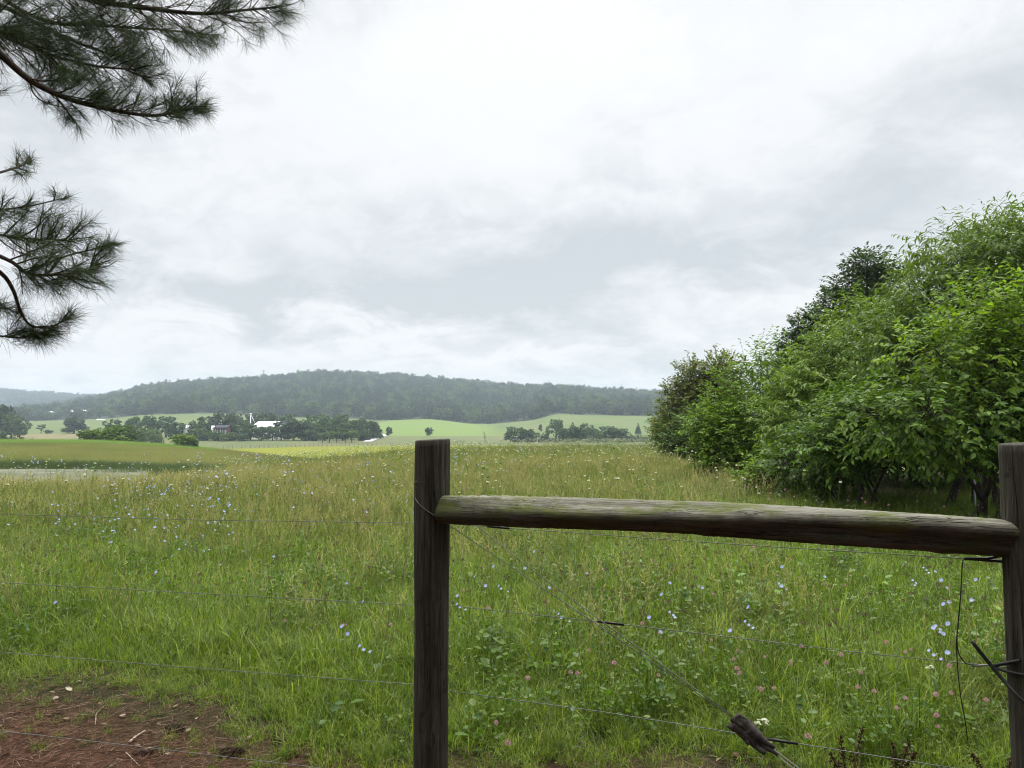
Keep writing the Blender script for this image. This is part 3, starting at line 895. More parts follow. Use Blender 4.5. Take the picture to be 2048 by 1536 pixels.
def sleeve(a, b, side, rad=.0046, label=None):
    p = [on_fence(a[0], a[1], side), on_fence(b[0], b[1], side)]
    wire(p, rad, 'insulator_tube', label, M_black, 8)
sleeve((975, 1053), (1018, 1056.5), .074, label='short black tube on the top wire')
sleeve((1195, 1243), (1248, 1249.5), .074, label='black tube in the middle of the second wire')
sleeve((1528, 1477), (1596, 1487.5), .074, .0050, label='black tube on the third wire beside the twist stick')
sleeve((1930, 1117), (2035, 1125), .068, .0050, label='long black tube under the right end of the rail')
wire([on_fence(1928, 1117, .06), on_fence(1975, 1117, .06), on_fence(2000, 1112, .05), on_fence(2030, 1108, .05)], .0045, 'insulator_tube', 'black tube end tucked under the rail', M_black, 8)
wire([on_fence(1984, 1332, .04), on_fence(2010, 1327, .0), on_fence(2040, 1321, -.05)], .0048, 'insulator_tube', 'upper black tube of the fork at the right post', M_black, 8)
wire([on_fence(1984, 1334, .04), on_fence(2010, 1342, .0), on_fence(2052, 1351, -.06)], .0048, 'insulator_tube', 'lower black tube of the fork at the right post', M_black, 8)
wire([on_fence(1943, 1282, -.02), on_fence(1975, 1322, -.03), on_fence(2005, 1358, -.05), on_fence(2035, 1392, -.08), on_fence(2075, 1430, -.1)], .0055, 'insulator_tube', 'slanting black tube hanging loose at the right post', M_black, 8, 20)
wire([on_fence(1985, 1330, .06), on_fence(1945, 1332, .06)], .0030, 'wire_splice', None, M_wire, 8)
# hanging jumper lead
wire([on_fence(1932, 1117, .06), on_fence(1925, 1125, .05), on_fence(1922, 1180, .03), on_fence(1917, 1240, .02), on_fence(1914, 1275, .02), on_fence(1917, 1305, .02), on_fence(1930, 1325, .03), on_fence(1947, 1331, .05)], .0018, 'jumper_wire', None, M_black, 6, 40)
wire([on_fence(1918, 1245, .0), on_fence(1913, 1280, .0), on_fence(1915, 1330, .0), on_fence(1921, 1390, -.01), on_fence(1930, 1440, -.02), on_fence(1935, 1480, -.02)], .0015, 'jumper_wire', None, M_black, 6, 40)
# brace wires: round the left post, slanting down to the foot of the right one
pr = .0735
def round_post(a, z): return np.array([A0[0] + pr * math.cos(a), A0[1] + pr * math.sin(a), z])
z0, z1 = P(833, 985, 2.9)[2], P(900, 1046, 2.84)[2]
arc = [round_post(-PI + (PI * .78) * t, z0 + (z1 - z0) * t) for t in np.linspace(0, 1, 14)]
tw = on_fence(1470, 1441, -.03); tw2 = on_fence(1548, 1506, -.03)
foot = on_fence(1900, 1790, -.05)
wire(arc + [on_fence(1000, 1119, -.06), on_fence(1200, 1253, -.055), tw + [0, 0, .004]], .0017, 'brace_wire', 'brace wire wrapped round the front of the left post')
wire([on_fence(935, 1036, .074), on_fence(1060, 1137, .05), on_fence(1200, 1240, .02), on_fence(1400, 1385, -.01), tw + [0, .01, .008]], .0017, 'brace_wire', 'second brace wire coming from behind the rail')
wire([tw2, foot], .0017, 'brace_wire', 'brace wire below the twist stick')
wire([tw2 + [0.004, .01, .006], foot + [.02, .03, .02]], .0017, 'brace_wire', 'brace wire below the twist stick')
# wire eye at the left of the post
wire([P(836, 975, 2.86), P(832, 974, 2.86), P(829, 970, 2.86), P(829, 966, 2.86), P(832, 963, 2.86), P(836, 963, 2.86)], .0013, 'wire_hook', None, M_wire, 6, 24)
# the twist stick: split, gnarled old wood held in the twisted brace wire
mb = MB(); r = np.random.RandomState(12)
ax = tw2 - tw; Ls = np.linalg.norm(ax); e1 = norm(ax); e2 = norm(np.cross(e1, [0, 1., 0])); e3 = np.cross(e1, e2)
for off, l0, l1, ra_ in ((.013, -.04, .95, .015), (-.016, .0, .86, .017), (.0, .3, 1.08, .017), (-.001, -.09, .5, .010), (.022, -.02, .55, .007), (-.028, -.06, .5, .007)):
    n = 16; t = np.linspace(l0, l1, n)
    pts = tw + t[:, None] * ax + (off + .004 * np.sin(t * 7))[:, None] * e2 + (.005 * np.cos(t * 5 + off * 300))[:, None] * e3
    rad = ra_ * (1 - .75 * np.clip((t - .5) / .6, 0, 1)) * (1 + r.normal(0, .10, n))
    mb.tube(pts, rad, 9)
fpart(mb, 'twist_stick', mat_plain('twist_stick_wood', (.06, .052, .046), .85, .2, 0, .6, 45), 'gnarled dark stick twisted into the brace wire', True)

# ------------------------------------------------------------------ the pine above and beside the viewer
M_needle = mat_leaf('pine_needles', [(0, (.036, .070, .018)), (.5, (.064, .112, .028)), (.85, (.10, .155, .040)), (1, (.14, .12, .05))], .42, .5, .3)
M_pinebark = mat_plain('pine_bark', (.060, .045, .036), .9, .1, 0, .5, 14)

def bend(pts, n):
    pts = np.array(pts, float); m = np.gradient(pts, axis=0)
    s = np.linspace(0, len(pts) - 1, n); j = np.clip(s.astype(int), 0, len(pts) - 2)
    return np.stack([hermite(j.astype(float), j + 1.0, pts[j, c], pts[j+1, c], m[j, c], m[j+1, c], s) for c in range(3)], -1)

class Pine:
    def __init__(s, seed):
        s.r = np.random.RandomState(seed); s.wood = MB(); s.nb, s.nd, s.nl = [], [], []
    def tuft(s, tip, d, back=.10, n=70, L=.095):
        r = s.r
        t = r.uniform(0, 1, n) ** .8
        base = tip - d * (back * (1 - t))[:, None]
        dirs = norm(d[None] * r.uniform(.35, 1.5, n)[:, None] + rand_dirs(n, r) * .85 + np.array([0, 0, -.18]))
        s.nb.append(base); s.nd.append(dirs); s.nl.append(L * r.uniform(.7, 1.15, n))
    def twig(s, p, d, L, dens=1.0, nl=.095, sub=True, r0=.0035):
        r = s.r; n = 5
        pts = [p]; dd = d.copy()
        for k in range(n):
            dd = norm(dd + r.normal(size=3) * .14 + np.array([0, 0, .05]))
            pts.append(pts[-1] + dd * L / n)
        pts = np.array(pts)
        s.wood.sticks(pts[:-1], pts[1:], np.linspace(r0, r0 * .5, n), np.linspace(r0 * .9, r0 * .45, n), 5)
        s.tuft(pts[-1], dd, .085, int(26 * dens), nl)
        if sub:
            for k in range(1, n):
                if r.uniform() < .45 * dens:
                    sd = norm(dd + rand_dirs(1, r)[0] * .9)
                    s.twig(pts[k], sd, L * r.uniform(.22, .42), dens, nl, False, r0 * .55)
    def branch(s, pts, rad0, rad1, n, tw, dens=1.0, start=.1, nl=.095, up=.15, spread=1.0, count=None):
        """main bough with side twigs all along"""
        r = s.r; q = bend(pts, n)
        s.wood.tube(q, np.linspace(rad0, rad1, n), 7)
        tg = norm(np.gradient(q, axis=0))
        m = int((count or n * 3 * dens) * .88)
        for t in r.uniform(start, 1, m):
            i = min(int(t * (n - 1)), n - 2); f = t * (n - 1) - i
            p = q[i] * (1 - f) + q[i+1] * f
            side = rand_dirs(1, r)[0]; side -= tg[i] * np.dot(side, tg[i]); side = norm(side)
            d = norm(tg[i] * r.uniform(.5, 1.2) + side * spread + np.array([0, 0, up]))
            s.twig(p, d, r.uniform(tw[0], tw[1]) * (1.15 - .55 * t), dens, nl)
        s.twig(q[-1], tg[-1], tw[0], dens, nl)
    def needle_mesh(s, name, rad=.00062):
        mb = MB(); B = np.concatenate(s.nb); D = np.concatenate(s.nd); L = np.concatenate(s.nl)
        r = s.r; n = len(B)
        sag = D + np.array([0, 0, -.16]) * r.uniform(.2, 1.3, n)[:, None]
        mid = B + D * (L * .55)[:, None]; end = mid + norm(sag) * (L * .45)[:, None]
        mb.sticks(B, mid, rad, rad * .95, 3); mb.sticks(mid, end, rad * .95, rad * .3, 3)
        return mb
pine = empty('pine_tree', (-3.9, .9, 0))
tag(pine, 'tall long needled pine whose dark boughs reach in from the upper left', 'tree')
PINV = Matrix.Translation((3.9, -.9, 0))
def ppart(mb, name, mat, smooth=False, label=None):
    o = mb.build(name, mat, pine, smooth); o.matrix_parent_inverse = PINV
    if label: o['label'] = label
    return o
mb = MB()
mb.tube(bend([(-3.9, .9, -.3), (-3.86, .95, 2.5), (-3.9, .9, 6), (-3.8, 1.0, 10), (-3.85, .95, 14)], 24), np.linspace(.27, .06, 24), 14)
ppart(mb, 'trunk', M_pinebark, True)
pn = Pine(3)
tr = lambda z: np.array([-3.88, .93, z])
p4 = lambda pts, d0, d1=None: [P(x, y, d0 + (d1 - d0 if d1 else 0) * i / max(1, len(pts) - 1)) for i, (x, y) in enumerate(pts)]
# upper boughs
pn.branch([tr(3.9)] + p4([(-500, -120), (-150, -60), (60, -22), (160, -6), (260, 12), (400, 27), (490, 20), (566, 13)], 3.5, 4.7), .030, .005, 46, (.22, .42), 1.0, .30, .10, -.12, .75, 128)
pn.branch([tr(3.3)] + p4([(-420, -30), (-80, 40), (0, 108), (60, 160), (130, 195), (210, 217), (300, 231), (350, 224), (392, 216)], 3.3, 4.3), .026, .005, 40, (.16, .30), 1.0, .42, .09, .30, .7, 82)
pn.branch([tr(3.6)] + p4([(-300, -60), (-60, 40), (60, 95), (180, 130), (280, 140)], 3.6, 4.6), .02, .005, 30, (.2, .38), 1.0, .3, .095, .05, .9, 80)
pn.branch([tr(3.8)] + p4([(-300, -110), (0, 10), (120, 70), (210, 105), (270, 120)], 3.8, 4.9), .02, .005, 30, (.2, .38), 1.0, .3, .095, .0, .9, 76)
pn.branch([tr(3.9)] + p4([(-200, -140), (60, 30), (200, 50), (330, 60), (420, 70)], 4.0, 5.0), .018, .004, 30, (.2, .34), 1.0, .4, .095, -.1, .8, 66)
pn.branch([tr(3.7)] + p4([(-360, -80), (-120, 10), (-10, 60), (70, 90), (140, 150)], 3.4, 4.1), .018, .004, 30, (.2, .36), 1.0, .35, .095, .0, .95, 70)
# twigs hanging below the lower bough
q = p4([(60, 160), (66, 185), (90, 205), (135, 216)], 3.95)
pn.branch(q, .005, .0025, 10, (.05, .09), .7, .5, .085, -.2, .6, 4)
pn.branch(p4([(110, 190), (130, 215), (140, 232)], 3.95), .004, .0025, 8, (.03, .05), 1.0, .8, .10, -.6, .4, 2)
pn.branch([tr(2.9)] + p4([(-300, 150), (-100, 165), (-20, 178)], 3.6, 3.8), .01, .003, 14, (.08, .12), .8, .7, .09, 0, .6, 4)
# lower boughs, nearer
pn.branch([tr(2.3)] + p4([(-500, 440), (-180, 470), (-40, 500), (20, 522), (60, 548), (120, 548), (150, 543), (175, 537), (190, 530)], 2.5, 3.15), .012, .0022, 36, (.10, .22), .95, .42, .085, .12, 1.1, 40)
pn.branch([tr(2.4)] + p4([(-400, 430), (-120, 455), (0, 470), (70, 478), (140, 480)], 2.6, 3.2), .009, .0022, 30, (.10, .24), .9, .45, .085, .25, 1.2, 40)
pn.wood.tube(bend(p4([(188, 531), (205, 534), (220, 530), (234, 521)], 3.15), 10), np.linspace(.0024, .0016, 10), 5)
pn.branch([tr(2.6)] + p4([(-300, 400), (-60, 360), (0, 345), (40, 333), (55, 326)], 2.7, 3.2), .01, .0025, 22, (.06, .12), .8, .6, .06, .1, .7, 9)
pn.branch([tr(2.45)] + p4([(-300, 445), (-60, 430), (0, 420), (60, 412), (120, 398)], 2.8, 3.2), .006, .0025, 22, (.06, .12), .8, .6, .06, .1, .8, 8)
pn.branch(p4([(60, 548), (90, 528), (140, 510), (180, 500), (212, 492)], 3.1, 3.2), .005, .0025, 16, (.05, .09), .9, .5, .075, .1, .6, 4)
pn.branch([tr(2.1)] + p4([(-300, 500), (-60, 520), (0, 545), (26, 580), (40, 620), (60, 650), (100, 655), (130, 640)], 2.6, 3.1), .012, .0025, 30, (.06, .13), .95, .55, .085, .0, .8, 12)
pn.branch([tr(2.0)] + p4([(-320, 640), (-80, 660), (0, 672), (40, 675), (85, 668)], 2.7, 3.1), .006, .0025, 22, (.07, .12), 1.0, .6, .085, .05, .8, 9)
pn.branch([tr(2.15)] + p4([(-320, 560), (-80, 590), (-20, 610), (20, 620)], 2.8, 3.1), .006, .0025, 20, (.06, .1), 1.0, .65, .085, .0, .8, 5)
ppart(pn.wood, 'boughs', M_pinebark)
ppart(pn.needle_mesh('needles'), 'needles', M_needle)
# the rest of its crown, overhead and behind the viewer
def crown_overhead(px, py, z0, z1, R, n, seed, cut):
    r = np.random.RandomState(seed); pc = Pine(seed)
    k = 0
    while k < n:
        a, q = r.uniform(0, 2*PI), math.sqrt(r.uniform(0, 1))
        z = r.uniform(z0, z1); rr = R * (1 - .75 * (z - z0) / (z1 - z0)) * q
        x, y = px + rr * math.cos(a), py + rr * math.sin(a)
        if y > .5 or (y > -2 and z < 3.4 and abs(x) < 3.5): continue
        if cut and y > 0 and z - EYE < .66 * math.hypot(x, y) + .8: continue
        k += 1
        d = norm(np.array([math.cos(a), math.sin(a), r.uniform(-.1, .3)]))
        pc.tuft(np.array([x, y, z]), d, .45, 42, .26)
    return pc
for (px, py, z0, z1, R, n, sd) in ((-3.9, .9, 3.4, 13, 5.6, 3600, 31),):
    ppart(crown_overhead(px, py, z0, z1, R, n, sd, True).needle_mesh('crown', .004), 'crown', M_needle)
for k, (px, py) in enumerate([(3.4, -4.6), (-2.2, -7.0), (9.0, -3.6), (-9.5, -5.0)]):  # unseen pines behind the viewer, added to shade the fence
    o = empty('pine_tree', (px, py, 0))
    tag(o, ('unseen broad pine right behind the viewer, added to shade the rail', 'unseen tall pine farthest behind the viewer, added to shade the fence', 'unseen pine far right behind the viewer, added to shade the fence', 'unseen pine far left behind the viewer, added to shade the fence')[k], 'tree')
    mb = MB(); mb.tube([(0, 0, -.3), (.05, 0, 5), (0, 0, 13)], [.27, .2, .05], 14); mb.build('trunk', M_pinebark, o, True)
    c = crown_overhead(px, py, 1.0, 14, 6.2, 5600, 41 + k, True).needle_mesh('crown', .004).build('crown', M_needle, o)
    c.matrix_parent_inverse = Matrix.Translation((-px, -py, 0))

# pine cones, sticks and chips on the litter
M_cone = mat_plain('pine_cone_scales', (.085, .055, .038), .85, .2, 0, .4, 60)
def cone_mesh():
    mb = MB(); r = np.random.RandomState(2)
    mb.tube([(-.055, 0, .016), (0, 0, .018), (.06, 0, .016)], [.006, .010, .003], 8)
    n = 90; t = np.linspace(0, 1, n); a = t * n * 2.399
    prof = .020 * np.sin(PI * np.clip(t * .86 + .12, 0, 1)) ** .7
    pos = np.stack([-.058 + .118 * t, .3 * prof * np.cos(a), .018 + .3 * prof * np.sin(a)], -1)
    rad = np.stack([np.zeros(n), np.cos(a), np.sin(a)], -1)
    ax = norm(rad + np.array([.75, 0, 0]))
    mb.stamp(LEAF_B * [1, 1, 1.6], LEAF_BF, pos, frames(ax, norm(rad * .7 - [.7, 0, 0])), np.stack([np.full(n, .020), prof * .95 + .004, np.full(n, .02)], -1))
    return mb.mesh('pine_cone', M_cone)
cm = cone_mesh()
def ground_at(px, y, h=0.0):
    """point on the flat near ground (height h) seen at a photo pixel"""
    lo, hi = 1.0, 60.0
    for _ in range(60):
        m = (lo + hi) / 2; q = P(px, y, m)
        if q[2] > zat(q[0], q[1])[0] + h: lo = m
        else: hi = m
    return P(px, y, lo)
for x, y, rz, s, lb in ((350, 1464, .25, .95, 'dark pine cone lying on brown litter, nearest the grass edge'),
                        (462, 1513, .0, 1.05, 'long dark pine cone under the lowest wire'),
                        (112, 1434, .9, .6, 'small dark pine cone at the upper left of the litter'),
                        (552, 1490, -.4, .6, 'small pine cone half hidden in grass tufts by the litter')):
    q = ground_at(x, y); o = link(bpy.data.objects.new('pine_cone', cm)); o.location = (q[0], q[1], q[2] + .003)
    o.rotation_euler = (0, 0, rz); o.scale = (s, s, s); tag(o, lb, 'pine cone', 'pine cones on the litter')
M_palestick = mat_plain('bleached_stick', (.36, .29, .21), .8, .2, 0, .3, 40)
M_chip = mat_plain('fresh_wood_chip', (.48, .24, .09), .8, .2, 0, .3, 40)
def stick(x0, y0, x1, y1, r0, lb, mat, up=0, k=7, name='stick', fork=False):
    a, b = ground_at(x0, y0), ground_at(x1, y1); a[2] += r0; b[2] += r0 + up
    rr = np.random.RandomState(int(x0)); mid = (a + b) / 2 + rr.normal(0, .008, 3) * [1, 1, .5]
    mb = MB(); o0 = a.copy(); o0[2] = a[2] - r0
    mb.tube(bend([a - o0, mid - o0, b - o0], 10), np.linspace(r0, r0 * .55, 10), k)
    if fork: mb.tube(bend([mid - o0, (mid + b) / 2 - o0 + [.02, 0, .01], b - o0 + [.05, .03, .02]], 8), np.linspace(r0 * .7, r0 * .3, 8), k)
    o = mb.build(name, mat, None, True); o.location = o0; tag(o, lb, 'stick')
stick(258, 1488, 290, 1464, .007, 'short pale split stick lying on the brown litter', M_palestick, 0)
stick(190, 1452, 184, 1424, .0028, 'thin pale forked twig lying across the litter', M_palestick, 0, fork=True)
stick(752, 1533, 788, 1520, .008, 'short pale stick beside the foot of the left post', M_palestick)
stick(252, 1506, 280, 1534, .003, 'thin curved pale twig near the bottom left of the litter', M_palestick)
q = ground_at(296, 1503); mb = MB(); rr = np.random.RandomState(1)
V = np.array([[-.028,-.012,0],[.026,-.014,.004],[.03,.010,.006],[-.01,.016,.003],[-.022,-.008,.014],[.02,-.009,.018],[.022,.006,.018],[-.006,.011,.016]])
mb.add(V, Q=[[0,3,2,1],[4,5,6,7],[0,1,5,4],[1,2,6,5],[2,3,7,6],[3,0,4,7]])
o = mb.build('wood_chip', M_chip); o.location = q; tag(o, 'orange brown wood chip beside the dark bark piece', 'wood chip')
q = ground_at(284, 1508); mb = MB()
for k in range(5):
    a = np.array([-.05 + .015 * k, rr.normal(0, .008), .008]); b = a + np.array([.07, rr.normal(0, .02), .006 + .004 * k])
    mb.tube(bend([a, (a + b) / 2 + rr.normal(0, .004, 3), b], 7), np.array([.004, .008, .009, .009, .008, .006, .002]), 6)
o = mb.build('bark_piece', M_bark); o.location = q; tag(o, 'dark crumpled piece of bark lying on the litter', 'bark')

# ------------------------------------------------------------------ individual plants in the foreground
cl = [clover_meshes(300 + i, .30) for i in range(4)]
ch = [chicory_meshes(320 + i, .46, 1 + i) for i in range(3)]
def plant(kind, name, px, y, h, meshes, i, lb, cat, grp, s=1.0):
    q = ground_at(px, y, h * s)
    z = zat(q[0], q[1])[0]
    o = empty(name, (q[0], q[1], z))
    st, *heads = meshes[i % len(meshes)]
    link(bpy.data.objects.new('stem', st), o)
    for hd in heads: link(bpy.data.objects.new('flower_head', hd), o)
    o.scale = (s, s, s); o.rotation_euler = (0, 0, (i * 2.4) % 6.28 if kind != 'ch' else (i * .37) % .8 - .4)
    tag(o, lb, cat, grp)
ORD = ('leftmost second third fourth fifth sixth seventh eighth ninth tenth eleventh twelfth thirteenth fourteenth fifteenth sixteenth seventeenth eighteenth nineteenth twentieth '
       'twenty-first twenty-second twenty-third twenty-fourth twenty-fifth twenty-sixth twenty-seventh twenty-eighth twenty-ninth thirtieth').split()
def place_labels(pts, what):
    """one label for each plant: the strip of fence wires it is seen in and its order there"""
    def strip(x, y):
        if x < 832: return 'seen left of the left fence post'
        w2, w3 = 1212 + (x - 905) * .107, 1383 + (x - 905) * .146
        half = 'left of the twist stick' if x < 1470 else 'right of the twist stick'
        return ('above the second wire, ' if y < w2 else 'between second and third wire, ' if y < w3 else 'below the third wire, ') + half
    reg = {}
    for i, (x, y) in enumerate(pts): reg.setdefault(strip(x, y), []).append((x, y, i))
    out = {}
    for k, v in reg.items():
        for j, (x, y, i) in enumerate(sorted(v)):
            out[i] = '%s %s %s' % (ORD[j] if j == 0 or len(v) == 1 else ORD[j] + ' from left,', what, k) if len(v) > 1 else 'only %s %s' % (what, k)
    return out
CLOVERS = [(1172, 1332), (1230, 1297), (1350, 1342), (1192, 1270), (1122, 1326), (1056, 1350), (1150, 1284), (1275, 1300), (1300, 1232), (1310, 1244), (1450, 1270), (1458, 1286), (1455, 1320), (1485, 1312), (1500, 1300), (1500, 1330), (1538, 1355), (1560, 1302), (1580, 1360), (1632, 1308), (1592, 1280), (1604, 1322), (1692, 1333), (1700, 1290), (1722, 1352), (1762, 1394), (1775, 1358), (1758, 1270), (1808, 1386), (1848, 1290), (1880, 1322), (1882, 1364), (1900, 1366), (1937, 1380), (1635, 1432), (1866, 1418), (1880, 1444), (1840, 1290), (985, 1482), (1005, 1420), (575, 1228), (755, 1235), (710, 1226), (1215, 1190), (1100, 1195), (1000, 1200), (920, 1175), (1330, 1190), (1420, 1175), (1630, 1158), (1680, 1155), (1560, 1145), (690, 1130), (640, 1185)]
labs = place_labels(CLOVERS, 'pink clover head')
for i, (x, y) in enumerate(CLOVERS):
    plant('cl', 'clover_plant', x, y, .34, cl, i, labs[i], 'clover', 'pink clover blooms near the fence', 1.0 + .15 * math.sin(i * 1.7))
CHICORY = [(685, 1162), (707, 1228), (742, 1284), (684, 1263), (980, 1152), (1014, 1168), (1092, 1172), (934, 1172), (932, 1203), (1166, 1143), (1060, 1120), (1136, 1225), (1398, 1172), (1480, 1238), (1510, 1238), (1315, 1260), (1312, 1212), (1356, 1218), (1332, 1162), (1564, 1153), (1575, 1164), (1645, 1150), (1878, 1232), (1890, 1246), (1876, 1262), (1896, 1276), (1884, 1298), (1888, 1172), (1890, 1182), (1862, 1132), (1868, 1140), (1948, 1180), (1838, 1156), (100, 1200), (330, 1128), (450, 1122), (540, 1110), (250, 1090), (380, 1082)]
labs = place_labels(CHICORY, 'pale blue chicory')
for i, (x, y) in enumerate(CHICORY):
    plant('ch', 'chicory_plant', x, y, .50, ch, i, labs[i], 'chicory', 'blue chicory blooms near the fence', .9 + .15 * math.sin(i * 2.1))
lc = [lace_meshes(340, .30, .034)]
for x, y, s, lb in ((1545, 1452, 1.0, 'creamy white flat flower cluster beside the twist stick'), (1878, 1338, .8, 'small creamy flower cluster below the second wire near the right post')):
    plant('la', 'yarrow_plant', x, y, .33, lc, 0, lb, 'wildflower', 'cream flower clusters', s)
# dead brown dock stalks at the bottom right
def dock_mesh(seed, h):
    r = np.random.RandomState(seed); mb = MB()
    for k in range(3):
        p = stem_pts(r, h * r.uniform(.75, 1), .3); mb.sticks(p[:-1], p[1:], .0028, .002, 5)
        n = 210; t = r.uniform(.25, 1, n); i = np.clip((t * 4).astype(int), 0, 3); f = (t * 4 - i)[:, None]
        c = p[i] * (1 - f) + p[i+1] * f + r.normal(0, .011, (n, 3)) * (1.25 - t)[:, None] * 1.5
        mb.stamp(LEAF_O, LEAF_OF, c, frames(rand_dirs(n, r), rand_dirs(n, r)), np.full(n, .012))
    return mb.mesh('dead_dock', M_dock)
M_dock = mat_leaf('dead_dock_seed', [(0, (.028, .016, .010)), (1, (.085, .05, .03))], .05, .8, .1)
for i, (x, y, h, lb) in enumerate([(1693, 1470, .30, 'dark brown dead seed stalk, bushiest of the three at the bottom right'), (1792, 1476, .22, 'thin dark brown dead seed stalk between its two bushier neighbours'), (2000, 1508, .22, 'dark brown dead seed stalk at the foot of the right post')]):
    q = ground_at(x, y, h); o = link(bpy.data.objects.new('dead_dock_plant', dock_mesh(50 + i, h))); o.location = (q[0], q[1], zat(q[0], q[1])[0]); tag(o, lb, 'dead weed', 'dead dock stalks')
def weed(px, y, n, size, h, seed, lb):
    r = np.random.RandomState(seed); mb = MB()
    q = ground_at(px, y, h * .5)
    p = stem_pts(r, h, .2); mb.sticks(p[:-1], p[1:], .003, .002, 5)
    t = np.linspace(.35, 1, n); i = np.clip((t * 4).astype(int), 0, 3); f = (t * 4 - i)[:, None]
    c = p[i] * (1 - f) + p[i+1] * f; a = np.arange(n) * 2.4
    ax = norm(np.stack([np.cos(a), np.sin(a), np.full(n, .35)], -1))
    mb.stamp(LEAF_B * [1.0, 1, 1], LEAF_BF, c, frames(ax, np.repeat([[0, 0, 1.]], n, 0)), np.full(n, size))
    o = mb.build('broadleaf_weed', M_bright); o.location = (q[0], q[1], zat(q[0], q[1])[0]); tag(o, lb, 'weed', 'bright broadleaf weeds')
M_bright = mat_leaf('bright_weed_leaf', [(0, (.12, .23, .035)), (1, (.21, .33, .06))], .45)
weed(1515, 1205, 10, .085, .42, 1, 'upright yellow green young weed below the middle of the rail')
weed(1572, 1222, 9, .085, .34, 2, 'spreading light green weed right of the upright young weed')
weed(1800, 1200, 9, .07, .36, 3, 'light green leafy weed left of the chicory near the right post')
weed(1975, 1262, 8, .075, .34, 4, 'pale green leafy weed just left of the right post')

# ------------------------------------------------------------------ the thicket along the right side
def leafm(name, dark, mid, light, transl=.4, hot=None):
    st = [(0, dark), (.5, mid), (.92, light), (1, hot or light)]
    return mat_leaf(name, st, transl, .48, .20)
M_mul = leafm('mulberry_leaves', (.042, .086, .009), (.074, .138, .012), (.118, .20, .018), .38, (.17, .23, .03))
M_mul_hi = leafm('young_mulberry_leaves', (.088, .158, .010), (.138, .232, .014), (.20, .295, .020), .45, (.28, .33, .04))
M_nar = leafm('narrow_leaves', (.056, .102, .012), (.092, .152, .017), (.14, .21, .027), .4)
M_nar2 = leafm('narrow_leaves_pale', (.070, .122, .012), (.112, .182, .017), (.165, .245, .028), .4)
M_dark = leafm('dark_compound_leaves', (.026, .052, .011), (.042, .080, .016), (.064, .108, .024), .35)
M_oliv = leafm('olive_leaves', (.085, .110, .022), (.13, .155, .032), (.175, .185, .046), .35, (.13, .10, .045))
M_shrub = leafm('bright_shrub_leaves', (.062, .114, .009), (.104, .180, .013), (.16, .255, .020), .45)
M_bush = leafm('deep_green_leaves', (.040, .076, .013), (.062, .112, .018), (.092, .152, .026), .4)
M_treebark = mat_plain('thicket_bark', (.05, .042, .033), .9, .1, 0, .5, 9)

